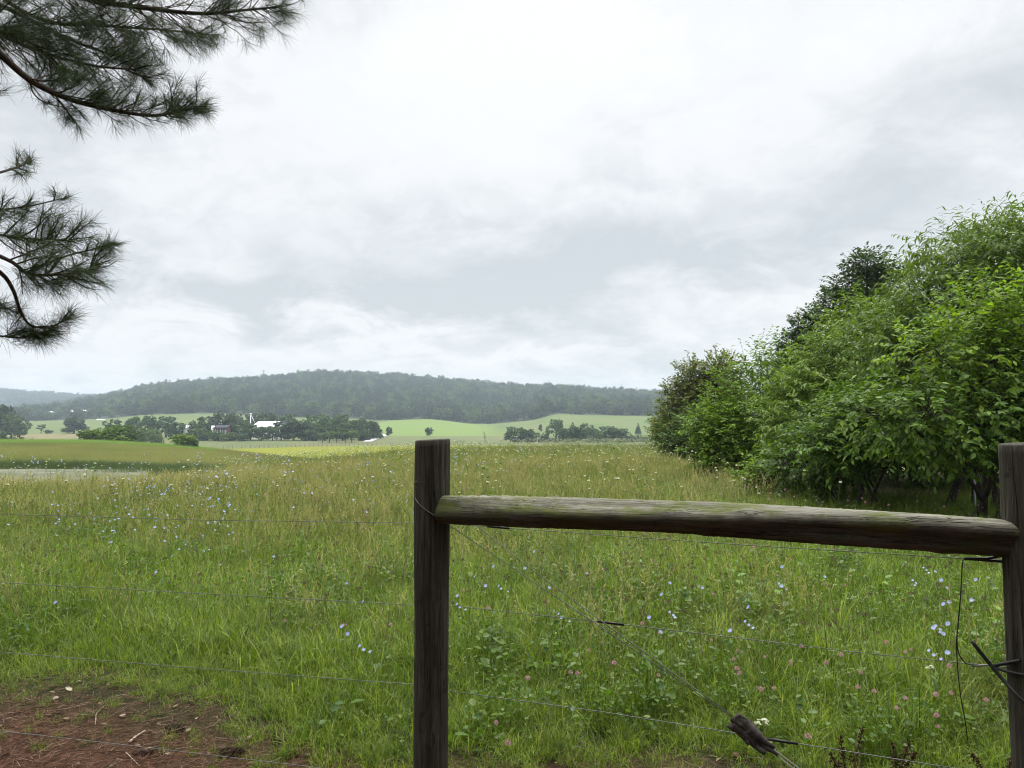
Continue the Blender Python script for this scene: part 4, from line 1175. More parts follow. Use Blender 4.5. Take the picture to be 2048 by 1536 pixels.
def near_tree(name, base, blobs, leaf, ntw, lpt, lsize, tlen, mat, label, seed, upright=.3, droop=.35, trunks=1, shoots=(), shell=.55, crown2=None, group='thicket trees along the right side', tr=.05, floor=.12):
    """base (X, Y); blobs: (dx, dy, z, rx, ry, rz) leafy masses; twigs start inside them and carry leaves on both sides"""
    r = np.random.RandomState(seed)
    X, Y = base; z0 = zat(X, Y)[0]
    o = empty(name, (X, Y, z0)); tag(o, label, 'bush' if 'bush' in name or 'shrub' in name else 'tree', group)
    tmpl, tf = {'b': (LEAF_B, LEAF_BF), 'n': (LEAF_N, LEAF_NF), 'o': (LEAF_O, LEAF_OF)}[leaf]
    B = np.array(blobs, float)
    vol = (B[:, 3] * B[:, 4] * B[:, 5]) ** .7; vol /= vol.sum()
    bi = r.choice(len(B), ntw, p=vol)
    u = rand_dirs(ntw, r); rad = r.uniform(0, 1, ntw) ** shell
    P0 = B[bi, :3] + u * rad[:, None] * B[bi, 3:6]
    P0[:, 2] = np.maximum(P0[:, 2], floor)
    D = norm(u + np.array([0, 0, upright]) + r.normal(size=(ntw, 3)) * .35)
    L = tlen * r.uniform(.6, 1.3, ntw)
    if len(shoots):
        S0 = np.array([s[:3] for s in shoots], float); P0 = np.concatenate([P0, S0]); L = np.concatenate([L, [s[3] for s in shoots]])
        D = np.concatenate([D, norm(np.array([0, 0, 1.]) + r.normal(size=(len(S0), 3)) * .16)])
    n = len(P0)
    wood, lv, lv2 = MB(), MB(), MB()
    ls = max(2, lpt)
    hot = np.zeros(n, bool)
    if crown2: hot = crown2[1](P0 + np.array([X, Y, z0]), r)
    k = 3
    pts = [P0]; dd = D.copy()
    for s in range(k):
        dd = norm(dd + np.array([0, 0, -.16 * droop]) + r.normal(size=(n, 3)) * .1)
        pts.append(pts[-1] + dd * (L / k)[:, None])
        wood.sticks(pts[-2], pts[-1], .003 * (1 - .25 * s), .003 * (.75 - .25 * s), 3)
    pts = np.stack(pts, 1)
    lp = np.maximum(3, (ls * L / tlen).astype(int))
    idx = np.repeat(np.arange(n), lp)
    seq = np.concatenate([np.arange(q) for q in lp])
    f = (seq + .6 + r.uniform(-.2, .2, len(seq))) / lp[idx]
    f = np.clip(f, .08, 1) * k
    i = np.clip(f.astype(int), 0, k - 1); ff = (f - i)[:, None]
    c = pts[idx, i] * (1 - ff) + pts[idx, i+1] * ff
    tdir = norm(pts[idx, i+1] - pts[idx, i])
    side = norm(np.cross(tdir, np.array([0, 0, 1.])) + 1e-4) * np.where(seq % 2, 1, -1)[:, None]
    ax = norm(tdir * r.uniform(.3, .9, len(idx))[:, None] + side * r.uniform(.5, 1, len(idx))[:, None] + np.array([0, 0, -1.]) * (droop * r.uniform(.4, 1.4, len(idx)))[:, None] + r.normal(size=(len(idx), 3)) * .22)
    nr = norm(np.array([0, 0, 1.]) + r.normal(size=(len(idx), 3)) * .38 + u_out(pts, idx) * .25)
    R = frames(ax, nr); S = (lsize * r.uniform(.45, 1.35, len(idx)))[:, None] * (np.array([.72, 1, 1]) if leaf == 'b' else np.ones(3))
    h = hot[idx]
    lv.stamp(tmpl, tf, c[~h], R[~h], S[~h])
    lv.build('crown', mat, o)
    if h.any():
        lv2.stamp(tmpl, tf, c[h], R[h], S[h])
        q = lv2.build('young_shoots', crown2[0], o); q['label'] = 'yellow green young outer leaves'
    # trunks and limbs
    mid = (B[:, :3] * vol[:, None]).sum(0)
    limb = MB()
    stems = []
    for t in range(trunks):
        b = np.array([r.normal(0, .09 * (trunks > 1)) * 2, r.normal(0, .09 * (trunks > 1)) * 2, -.15])
        top = mid + np.array([r.normal(0, .25), r.normal(0, .25), 0]) * (trunks > 1) + [0, 0, -.1]
        q = bend([b, b * .4 + top * .35 + r.normal(0, .06, 3) + [0, 0, .1], top], 10)
        limb.tube(q, np.linspace(tr, tr * .5, 10) * r.uniform(.8, 1.1), 8); stems.append(q)
    limb.build('trunk', M_treebark, o, True)
    for q in B:
        s = stems[r.randint(len(stems))]; a = s[r.randint(3, 9)]
        wood.tube(bend([a, (a + q[:3]) / 2 + r.normal(0, .08, 3), q[:3] + [0, 0, q[5] * .3]], 8), np.linspace(tr * .5, tr * .18, 8), 6)
    near = np.array([np.argmin(np.linalg.norm(B[:, :3] - p, axis=1)) for p in P0])
    sel = r.uniform(size=n) < min(1, 260 / n)
    cc = B[near, :3] + (P0 - B[near, :3]) * .25
    m1 = (cc + P0) / 2 + r.normal(size=(n, 3)) * .05
    wood.sticks(cc[sel], m1[sel], .008, .006, 4); wood.sticks(m1[sel], P0[sel], .006, .004, 4)
    wood.build('twigs', M_treebark, o)
    return o
def u_out(pts, idx):
    c = pts.mean((0, 1)); return norm(pts[idx, 1] - c)

def pxb(px, y, d, base, rx, rz, ry=None):
    """leafy mass centred where the photo shows it at distance d, sizes in metres, relative to the foot of its plant"""
    q = P(px, y, d); z0 = zat(base[0], base[1])[0]
    return (q[0] - base[0], q[1] - base[1], q[2] - z0, rx, ry or rx, rz)
def foot(px, d): return ((px - 1024) / XT * d, d)

G = 'thicket trees along the right side'
b = foot(1965, 10.6)
near_tree('mulberry_tree', b, [pxb(1950, 640, 10.2, b, .62, .5), pxb(1870, 720, 9.7, b, .6, .5), pxb(2010, 720, 9.9, b, .7, .65), pxb(1850, 830, 9.4, b, .75, .38), pxb(1960, 830, 9.8, b, .95, .45), pxb(2075, 640, 10, b, .7, .7), pxb(2060, 820, 9.6, b, .8, .5), pxb(1770, 830, 9.5, b, .5, .3), pxb(1900, 900, 9.7, b, .7, .16), pxb(2120, 760, 10, b, .9, .9)],
    'b', 1900, 11, .090, .40, M_mul, 'broad leaved mulberry with yellow green young leaves, nearest the right post', 1, .15, .5, 3,
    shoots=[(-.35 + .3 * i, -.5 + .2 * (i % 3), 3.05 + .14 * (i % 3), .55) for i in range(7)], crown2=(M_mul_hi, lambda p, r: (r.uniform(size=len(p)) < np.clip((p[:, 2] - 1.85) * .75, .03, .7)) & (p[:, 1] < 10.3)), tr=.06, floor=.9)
b = foot(1930, 13.2)
near_tree('narrow_leaved_tree', b, [pxb(1925, 530, 13.2, b, .85, .6), pxb(2030, 520, 13.4, b, 1.2, .9), pxb(1855, 600, 12.9, b, .65, .5), pxb(1950, 640, 12.6, b, 1.2, .8), pxb(1800, 700, 12.7, b, .85, .7), pxb(1880, 760, 12.5, b, 1.1, .8), pxb(2080, 640, 13, b, 1.3, 1.1), pxb(1900, 860, 12.6, b, 1.3, .4), pxb(2120, 500, 13.6, b, 1.2, .9)],
    'n', 3300, 15, .145, .55, M_nar, 'tallest tree, with drooping narrow leaves, behind the mulberry', 2, .35, .75, 3,
    shoots=[((px - 1930) / XT * 13.2, r_, 1.6 + (845 - y) / 1400 * 13.2 - .1, .85) for px, y, r_ in ((1905, 480, 0), (1925, 478, .2), (1945, 470, .1), (1960, 462, -.1), (1980, 470, .3), (1998, 470, 0), (1880, 500, .1), (1860, 520, 0), (2020, 500, 0), (2045, 480, .2), (2070, 470, 0), (1935, 500, -.3))], tr=.085, floor=1.0)
b = foot(1700, 16.0)
near_tree('narrow_leaved_tree', b, [pxb(1720, 640, 16.1, b, .6, .4), pxb(1665, 720, 15.8, b, .8, .5), pxb(1770, 670, 16, b, .7, .5), pxb(1605, 790, 15.7, b, .6, .4), pxb(1700, 780, 15.3, b, 1.2, .7), pxb(1640, 850, 15.2, b, 1.1, .6), pxb(1760, 840, 15.2, b, 1.1, .8), pxb(1595, 850, 15.6, b, .55, .4)],
    'n', 2700, 15, .145, .5, M_nar2, 'paler narrow leaved tree left of the tallest tree', 3, .3, .6, 3, tr=.07)
b = foot(1722, 23.0)
near_tree('dark_tree', b, [pxb(1735, 530, 23, b, .65, .4), pxb(1690, 575, 23, b, .5, .35), pxb(1768, 560, 23.3, b, .6, .5), pxb(1720, 620, 23, b, 1.4, .8), pxb(1662, 600, 22.6, b, .28, .25), pxb(1720, 720, 23, b, 1.5, 1.2)],
    'o', 2300, 16, .12, .36, M_dark, 'dark green tree rising behind the pale narrow leaved tree', 4, .2, .3, 1, tr=.12)
b = foot(1612, 25.0)
near_tree('dark_tree', b, [pxb(1597, 650, 25, b, .3, .35), pxb(1628, 640, 25, b, .35, .4), pxb(1605, 700, 25, b, .9, .7), pxb(1590, 760, 25, b, 1.1, .9)],
    'o', 1300, 16, .12, .34, M_dark, 'small dark treetop left of the larger dark tree', 5, .3, .3, 1, tr=.1)
b = foot(1525, 18.8)
near_tree('bright_shrub', b, [pxb(1520, 722, 18.8, b, .5, .4), pxb(1565, 755, 18.6, b, .65, .5), pxb(1478, 765, 18.9, b, .6, .45), pxb(1440, 790, 19, b, .5, .5), pxb(1530, 830, 18.4, b, 1.2, .7), pxb(1470, 830, 18.6, b, .8, .6), pxb(1590, 880, 17.6, b, .9, .6), pxb(1480, 900, 18.2, b, .9, .5), pxb(1545, 920, 17.6, b, 1.0, .45)],
    'b', 1700, 9, .10, .42, M_shrub, 'bright green shrub with upright shoots in the middle of the thicket', 6, .45, .35, 4,
    shoots=[((px - 1525) / XT * 18.8, 0, 1.6 + (845 - y) / 1400 * 18.8 - .1, .75) for px, y in ((1512, 700), (1530, 690), (1545, 705), (1560, 695), (1440, 735), (1430, 730), (1465, 735), (1490, 720), (1580, 700))], tr=.045)
b = foot(1425, 18.6)
near_tree('broadleaf_bush', b, [pxb(1430, 850, 18.6, b, .7, .55), pxb(1465, 870, 18.3, b, .75, .6), pxb(1425, 905, 18.5, b, .6, .5), pxb(1470, 930, 18.2, b, .75, .4), pxb(1410, 860, 18.9, b, .4, .35)],
    'b', 800, 9, .11, .36, M_shrub, 'light green bush bulging lowest into the meadow from the thicket', 7, .3, .3, 3, tr=.035)
b = foot(1395, 28.5)
near_tree('olive_green_tree', b, [pxb(1385, 758, 28.5, b, .8, .7), pxb(1440, 735, 28.6, b, .7, .5), pxb(1370, 800, 28.5, b, 1.0, .8), pxb(1410, 800, 28.3, b, 1.0, .8), pxb(1440, 770, 28.6, b, 1.0, .9), pxb(1350, 860, 28.3, b, .9, .8), pxb(1395, 860, 28, b, 1.2, .8), pxb(1455, 820, 28.5, b, 1.2, 1.2)],
    'o', 3300, 16, .115, .40, M_oliv, 'olive brown small leaved tree at the left end of the thicket', 8, .3, .2, 2, tr=.08)
b = foot(1385, 26.5)
near_tree('deep_green_bush', b, [pxb(1390, 840, 26.5, b, .8, .55), pxb(1365, 880, 26.5, b, .8, .5), pxb(1410, 885, 26.3, b, .9, .6), pxb(1335, 865, 27.5, b, .5, .4), pxb(1350, 895, 27, b, .6, .35)],
    'b', 950, 10, .10, .36, M_bush, 'deep green bush in front of the olive brown tree', 9, .25, .3, 3, tr=.04)
b = foot(1322, 33.0)
near_tree('deep_green_bush', b, [pxb(1330, 840, 33, b, .7, .8), pxb(1318, 870, 33, b, .5, .55), pxb(1345, 870, 32.6, b, .8, .6)],
    'b', 500, 10, .10, .36, M_bush, 'farthest left green bush at the tip of the thicket', 10, .2, .3, 2, tr=.04)
b = foot(1550, 14.6)
near_tree('glossy_shrub', b, [pxb(1560, 930, 14.6, b, .55, .32), pxb(1530, 955, 14.4, b, .5, .25), pxb(1600, 930, 14.6, b, .5, .35), pxb(1500, 965, 14.5, b, .3, .18)],
    'b', 330, 8, .10, .34, M_shrub, 'low glossy leaved shrub at the front foot of the thicket', 11, .3, .4, 3, tr=.02)
b = foot(1735, 12.4)
near_tree('mulberry_tree', b, [pxb(1700, 830, 12, b, .55, .35), pxb(1760, 850, 11.8, b, .7, .35), pxb(1690, 890, 11.8, b, .6, .3), pxb(1770, 880, 11.6, b, .8, .18), pxb(1650, 890, 12, b, .5, .18), pxb(1840, 880, 11.5, b, .6, .2), pxb(1720, 800, 12.2, b, .4, .2)],
    'b', 1400, 11, .090, .38, M_mul, 'low spreading mulberry with layered boughs left of the tall mulberry', 12, .1, .45, 3, tr=.04, floor=.8)
b = foot(1640, 13.6)
near_tree('deep_green_bush', b, [pxb(1640, 890, 13.6, b, .7, .45), pxb(1600, 930, 13.6, b, .6, .35), pxb(1690, 930, 13.4, b, .7, .3), pxb(1660, 850, 14, b, .6, .4)],
    'b', 620, 9, .10, .38, M_bush, 'dark shaded bush between the glossy shrub and the low mulberry', 13, .2, .4, 3, tr=.03)
# the trees deeper in the thicket that close it off
for i, (px, d, h, w, lb) in enumerate(((1830, 17.5, 4.2, 2.2, 'shaded tree inside the thicket behind the tallest tree'), (2080, 17, 5.0, 2.6, 'shaded tree at the right edge behind the mulberry'),
        (1700, 20, 3.4, 2.4, 'shaded tree inside the thicket behind the pale narrow leaved tree'), (1560, 23, 3.6, 2.2, 'shaded tree inside the thicket behind the bright shrub'),
        (1940, 21, 4.6, 2.8, 'deepest shaded tree in the middle of the thicket'), (2250, 13.5, 5.5, 2.6, 'shaded tree just beyond the right edge of the view'))):
    b = foot(px, d)
    near_tree('shaded_tree', b, [(0, 0, h * .62, w * .8, w, h * .33), (.6, .5, h * .4, w * .9, w, h * .25), (-.7, 0, h * .34, w * .75, w, h * .22), (0, .3, h * .2, w * .9, w, h * .16)],
        'b', 900, 9, .16, .5, M_bush, lb, 60 + i, .2, .3, 2, tr=.09)
# slim pale post and dark stems under the boughs
mb = MB(); q = ground_at(1951, 1032); mb.tube([(0, 0, -.3), (.0, 0, .75)], .018, 8)
o = mb.build('metal_post', mat_plain('pale_metal', (.42, .42, .42), .5, .5, .3, .1), None, True); o.location = q; tag(o, 'thin pale metal post under the boughs left of the right fence post', 'post')

# ------------------------------------------------------------------ trees further off
def far_crown(seed, kind, n=1000):
    """unit tree: width 1, height 1, crown of small leafy clumps"""
    r = np.random.RandomState(seed); mb = MB()
    if kind == 'cone':
        lob = [(0, 0, .12 + .8 * t, .42 * (1 - t) + .06, .10) for t in np.linspace(0, 1, 8)]
        lob += [(r.normal(0, .16), r.normal(0, .16), r.uniform(.1, .5), .22, .12) for _ in range(6)]
    elif kind == 'bush':
        lob = [(r.uniform(-.3, .3), r.uniform(-.3, .3), r.uniform(.12, .72), r.uniform(.16, .28), r.uniform(.16, .28)) for _ in range(16)]
    elif kind == 'open':
        lob = [(.36 * math.cos(a) * r.uniform(.3, 1), .36 * math.sin(a) * r.uniform(.3, 1), r.uniform(.4, .9), r.uniform(.1, .17), r.uniform(.07, .12)) for a in r.uniform(0, 2*PI, 13)]
    elif kind == 'orchard':
        lob = [(r.uniform(-.28, .28), r.uniform(-.28, .28), r.uniform(.45, .82), r.uniform(.16, .26), r.uniform(.12, .2)) for _ in range(13)]
    else:
        lob = []
        for _ in range(22):
            a, q, z = r.uniform(0, 2*PI), math.sqrt(r.uniform(0, 1)), r.uniform(.16, .9)
            w = .38 * math.sin(PI * min(1, (z + .12) * .82)) ** .6
            lob.append((w * q * math.cos(a), w * q * math.sin(a), z, r.uniform(.11, .2), r.uniform(.08, .15)))
    lob = np.array(lob); wv = lob[:, 3] ** 2; wv /= wv.sum()
    i = r.choice(len(lob), n, p=wv); u = rand_dirs(n, r); q = r.uniform(.5, 1, n) ** .5
    c = lob[i, :3] + u * q[:, None] * lob[i][:, [3, 3, 4]]
    c[:, 2] = np.clip(c[:, 2], .01, 1.0)
    sz = {'open': .042, 'cone': .06}.get(kind, .072)
    ax = norm(r.normal(size=(n, 3)) + [0, 0, -.2]); nr = norm(u + r.normal(size=(n, 3)) * .5 + [0, 0, .35])
    mb.stamp((LEAF_O - [0, .5, 0]) * [1.5, 1, 1.5], LEAF_OF, c, frames(ax, nr), sz * r.uniform(.8, 1.8, n))
    tk = MB(); top = {'bush': .3, 'cone': .7}.get(kind, .6)
    w = {'bush': .02, 'cone': .025, 'orchard': .03}.get(kind, .035)
    tk.tube([(0, 0, -.06), (.01, 0, top * .5), (0, 0, top)], [w, w * .8, w * .35], 7)
    for a in r.uniform(0, 2*PI, 5):
        z = r.uniform(.3, .7) * top
        tk.tube([(0, 0, z), (.14*math.cos(a), .14*math.sin(a), z + .14), (.26*math.cos(a), .26*math.sin(a), z + .3 * min(1, top * 1.4))], [w*.5, w*.35, w*.15], 5)
    return mb, tk
def farm(name, a, b, c):
    return mat_leaf(name, [(0, a), (.5, b), (1, c)], .3, .6, .15, .3)
FM = {
 'mid': farm('far_leaves', (.034, .062, .018), (.056, .096, .027), (.085, .135, .040)),
 'dark': farm('far_dark_leaves', (.024, .042, .015), (.038, .064, .022), (.056, .088, .031)),
 'light': farm('far_light_leaves', (.055, .090, .024), (.085, .130, .034), (.12, .17, .046)),
 'bright': farm('far_bright_leaves', (.050, .092, .012), (.080, .135, .018), (.125, .190, .028)),
}
PROTO = {}
def far_proto(kind, v, tone):
    key = (kind, v, tone)
    if key not in PROTO:
        c, t = far_crown(hash((kind, v)) % 1000 if False else sum(map(ord, kind)) * 7 + v, kind)
        PROTO[key] = (c.mesh('crown', FM[tone]), t.mesh('trunk', M_treebark, True))
    return PROTO[key]
NAMES = {'broad': 'broadleaf_tree', 'open': 'open_crowned_tree', 'cone': 'conifer_tree', 'bush': 'bush', 'orchard': 'orchard_tree'}
cnt = [0]
def far_tree(px, ytop, d, wpx, kind, tone, label, group):
    cnt[0] += 1; i = cnt[0]
    X, Y = foot(px, d); z0 = zat(X, Y)[0]
    h = max(1.2, P(px, ytop, d)[2] - z0); w = wpx / F * d
    c, t = far_proto(kind, i % 3, tone)
    o = empty(NAMES[kind], (X, Y, z0)); o.scale = (w * 1.3, w * 1.3, h * 1.03); o.rotation_euler = (0, 0, i * 1.7)
    link(bpy.data.objects.new('crown', c), o)
    link(bpy.data.objects.new('trunk', t), o)
    tag(o, label, 'bush' if kind == 'bush' else 'tree', group)
G1, G2, G3, G4 = 'bushes on the left hillock', 'trees in the left pastures', 'trees around the farm', 'trees in the right hedgerow'
for row in [
 # hillock
 (187, 853, 128, 44, 'bush', 'bright', 'leftmost bright green bush on the hillock crest', G1),
 (232, 845, 129, 56, 'bush', 'bright', 'tallest bright green bush on the hillock crest', G1),
 (262, 847, 131, 42, 'bush', 'mid', 'darker green bush joined to the right of the tallest crest bush', G1),
 (367, 862, 114, 44, 'bush', 'bright', 'round green bush alone at the right foot of the hillock crest', G1),
 (385, 874, 113, 22, 'bush', 'mid', 'low dark bush touching the right side of the lone round bush', G1),
 # left pastures
 (5, 812, 330, 34, 'broad', 'dark', 'dark tree cut off by the left edge of the view', G2),
 (24, 829, 325, 34, 'broad', 'mid', 'grey green tree second from the left edge', G2),
 (40, 836, 320, 26, 'broad', 'mid', 'lower grey green tree at the right of the left edge group', G2),
 (55, 846, 400, 22, 'open', 'dark', 'thin open crowned tree beside the left edge group', G2),
 (83, 849, 400, 16, 'open', 'dark', 'small sparse tree alone in the left pasture', G2),
 (96, 858, 395, 14, 'bush', 'dark', 'small dark bush right of the small sparse tree', G2),
 (148, 836, 390, 44, 'broad', 'dark', 'large round dark oak standing alone in the left pasture', G2),
 (7, 861, 200, 16, 'bush', 'dark', 'dark bush at the left edge behind the hillock crest', G2),
 (27, 867, 205, 16, 'bush', 'dark', 'dark round bush in the tan strip near the left edge', G2),
 (46, 872, 205, 9, 'bush', 'dark', 'tiny dark bush in the middle of the tan strip', G2),
 (64, 873, 205, 9, 'bush', 'dark', 'tiny dark bush at the right of the tan strip', G2),
 (225, 838, 330, 30, 'broad', 'mid', 'grey green tree showing above the tallest crest bush', G2),
 (270, 835, 335, 30, 'broad', 'mid', 'grey green tree above the darker crest bush', G2),
 (296, 832, 330, 36, 'broad', 'mid', 'dark dense tree right of the crest bushes', G2),
 (333, 832, 335, 42, 'broad', 'mid', 'broad dome shaped tree left of the small white roof', G2),
 (287, 853, 262, 18, 'bush', 'mid', 'grey green bush low at the right of the crest bushes', G2),
 (306, 850, 262, 30, 'bush', 'light', 'pale green bush in front of the dark dense tree', G2),
 (315, 866, 258, 12, 'bush', 'mid', 'small round bush at the foot of the pale green bush', G2),
 (352, 845, 318, 32, 'broad', 'mid', 'tree leaning towards the small white roof', G2),
 # the farm
 (393, 842, 306, 34, 'broad', 'mid', 'leftmost farm tree, beside the small white roof', G3),
 (414, 832, 325, 34, 'broad', 'dark', 'dark farm tree behind the leftmost farm tree', G3),
 (440, 825, 350, 42, 'broad', 'dark', 'tall dark tree behind the dark porch house', G3),
 (470, 828, 350, 40, 'broad', 'dark', 'wide dark tree left of the white mast', G3),
 (505, 827, 360, 44, 'broad', 'dark', 'dark tree directly behind the white mast', G3),
 (540, 828, 360, 44, 'broad', 'dark', 'dark tree rising behind the white barn roof', G3),
 (573, 829, 355, 36, 'broad', 'mid', 'tree at the right end of the barn roof', G3),
 (476, 841, 322, 28, 'broad', 'mid', 'round tree right of the dark porch house', G3),
 (406, 854, 298, 36, 'bush', 'mid', 'bushy tree in front of the leftmost farm trees', G3),
 (437, 859, 294, 26, 'bush', 'mid', 'grey green bush in front of the dark porch house', G3),
 (453, 864, 292, 18, 'bush', 'light', 'pale bush right under the porch', G3),
 (466, 863, 294, 24, 'bush', 'mid', 'round bush below the round tree', G3),
 (483, 864, 293, 20, 'bush', 'mid', 'round bush left of the tree before the white mast', G3),
 (501, 845, 298, 38, 'broad', 'mid', 'full green tree in front of the white mast', G3),
 (524, 854, 297, 28, 'broad', 'mid', 'tree just below the left end of the barn roof', G3),
 (546, 852, 299, 26, 'broad', 'mid', 'tree below the right end of the barn roof', G3),
 (563, 842, 303, 30, 'broad', 'dark', 'dark tree hiding the right corner of the barn', G3),
 (588, 841, 303, 44, 'broad', 'dark', 'large dark tree right of the barn', G3),
 (612, 840, 308, 36, 'broad', 'mid', 'tree in the middle of the farm wood', G3),
 (634, 828, 335, 48, 'broad', 'mid', 'tallest tree of the farm wood', G3),
 (655, 834, 325, 40, 'broad', 'mid', 'full tree right of the tallest farm tree', G3),
 (681, 829, 335, 34, 'broad', 'mid', 'second tall tree of the farm wood', G3),
 (703, 840, 322, 36, 'broad', 'mid', 'tree left of the conifers at the lane', G3),
 (624, 858, 300, 32, 'bush', 'dark', 'dark low bush in front of the farm wood', G3),
 (650, 845, 305, 38, 'broad', 'mid', 'front tree of the farm wood above the orchard', G3),
 (686, 846, 306, 38, 'broad', 'mid', 'dense tree above the middle of the orchard', G3),
 (722, 838, 322, 32, 'broad', 'mid', 'tree left of the conifer by the lane', G3),
 (741, 842, 330, 34, 'broad', 'dark', 'dark tree at the right end of the farm wood', G3),
 (755, 845, 338, 22, 'cone', 'dark', 'dark conifer beside the farm lane', G3),
 (730, 858, 308, 30, 'bush', 'dark', 'dark bush by the foot of the lane', G3),
 (646, 866, 281, 18, 'orchard', 'light', 'leftmost small orchard tree', G3),
 (659, 862, 280, 22, 'orchard', 'light', 'brightest small orchard tree, second from the left', G3),
 (674, 864, 283, 18, 'orchard', 'mid', 'small orchard tree in the middle of the row', G3),
 (691, 863, 281, 20, 'orchard', 'mid', 'small orchard tree second from the right', G3),
 (704, 861, 282, 26, 'orchard', 'light', 'rightmost rounded orchard tree', G3),
 (778, 854, 405, 13, 'broad', 'dark', 'small lone tree right of the lane', 'lone trees on the bright slope'),
 (858, 855, 405, 16, 'broad', 'dark', 'small round lone tree above the left fence post', 'lone trees on the bright slope'),
 # right hedgerow
 (1021, 853, 300, 28, 'broad', 'mid', 'leftmost tall tree of the right hedgerow', G4),
 (1043, 856, 302, 24, 'broad', 'mid', 'second tree of the right hedgerow', G4),
 (1058, 858, 302, 22, 'broad', 'mid', 'third tree of the right hedgerow', G4),
 (1073, 864, 306, 16, 'open', 'mid', 'thin pale tree between the third tree and the dark cedar', G4),
 (1089, 863, 298, 26, 'cone', 'dark', 'dark pointed cedar in the right hedgerow', G4),
 (1112, 839, 370, 34, 'broad', 'mid', 'large round tree set back behind the dark cedar', G4),
 (1095, 852, 372, 8, 'broad', 'dark', 'tiny round tree at the left of the large round tree', G4),
 (1081, 849, 470, 8, 'broad', 'dark', 'tiny tree alone on the slope above the dark cedar', G4),
 (1127, 857, 302, 24, 'broad', 'mid', 'rounded tree right of the dark cedar', G4),
 (1145, 842, 335, 20, 'cone', 'mid', 'pointed treetop in the middle of the hedgerow', G4),
 (1148, 853, 300, 34, 'broad', 'mid', 'full tree below the pointed treetop', G4),
 (1164, 858, 301, 22, 'broad', 'mid', 'rounded tree right of the full tree', G4),
 (1173, 846, 345, 24, 'broad', 'mid', 'set back tree leaning left over the hedgerow', G4),
 (1187, 857, 335, 22, 'broad', 'mid', 'lower set back tree right of the leaning one', G4),
 (1199, 863, 306, 18, 'broad', 'light', 'pale tree in the gap of the hedgerow', G4),
 (1211, 852, 312, 28, 'broad', 'mid', 'tall tree right of the gap in the hedgerow', G4),
 (1226, 854, 308, 24, 'broad', 'mid', 'tree between the tall tree and the rounded right tree', G4),
 (1243, 857, 308, 26, 'broad', 'mid', 'rounded right tree of the hedgerow', G4),
 (1262, 867, 305, 20, 'cone', 'dark', 'low pointed dark tree at the right of the hedgerow', G4),
 (1279, 869, 306, 20, 'bush', 'mid', 'low green bush second from the right end of the hedgerow', G4),
 (1297, 873, 302, 24, 'bush', 'dark', 'last dark bush of the hedgerow, by the thicket', G4),
 (1036, 874, 299, 22, 'bush', 'dark', 'low dark bush under the second hedgerow tree', G4),
 (1062, 873, 299, 26, 'bush', 'dark', 'low dark bush left of the dark cedar', G4),
 (1110, 875, 299, 20, 'bush', 'dark', 'low dark bush right of the dark cedar', G4),
 (1136, 875, 299, 22, 'bush', 'dark', 'low dark bush under the full tree', G4),
 (1184, 876, 299, 24, 'bush', 'dark', 'low dark bush left of the gap', G4),
 (1208, 875, 300, 24, 'bush', 'dark', 'low dark bush right of the gap', G4),
 (1236, 876, 300, 28, 'bush', 'dark', 'low dark bush under the rounded right tree', G4),
 (1276, 844, 440, 12, 'cone', 'dark', 'lone dark tree on the slope above the right end of the hedgerow', G4),
]: far_tree(*row)

# the bare dead tree
X, Y = foot(970, 300); z0 = zat(X, Y)[0]; hh = P(970, 862, 300)[2] - z0
mb = MB(); r = np.random.RandomState(6)
mb.tube([(0, 0, -.2), (.1, 0, hh * .5), (-.1, 0, hh)], [.16, .12, .04], 7)
for k in range(9):
    z = r.uniform(.25, .85) * hh; a = r.uniform(0, 2*PI); L = r.uniform(.8, 1.7)
    mb.tube([(0, 0, z), (L*.5*math.cos(a), L*.5*math.sin(a), z + .6), (L*math.cos(a), L*math.sin(a), z + r.uniform(.9, 1.6))], [.07, .05, .02], 5)
o = mb.build('dead_tree', mat_plain('bare_grey_wood', (.20, .185, .165), .9, .1)); o.location = (X, Y, z0)
tag(o, 'bare grey dead tree left of the right hedgerow', 'tree')

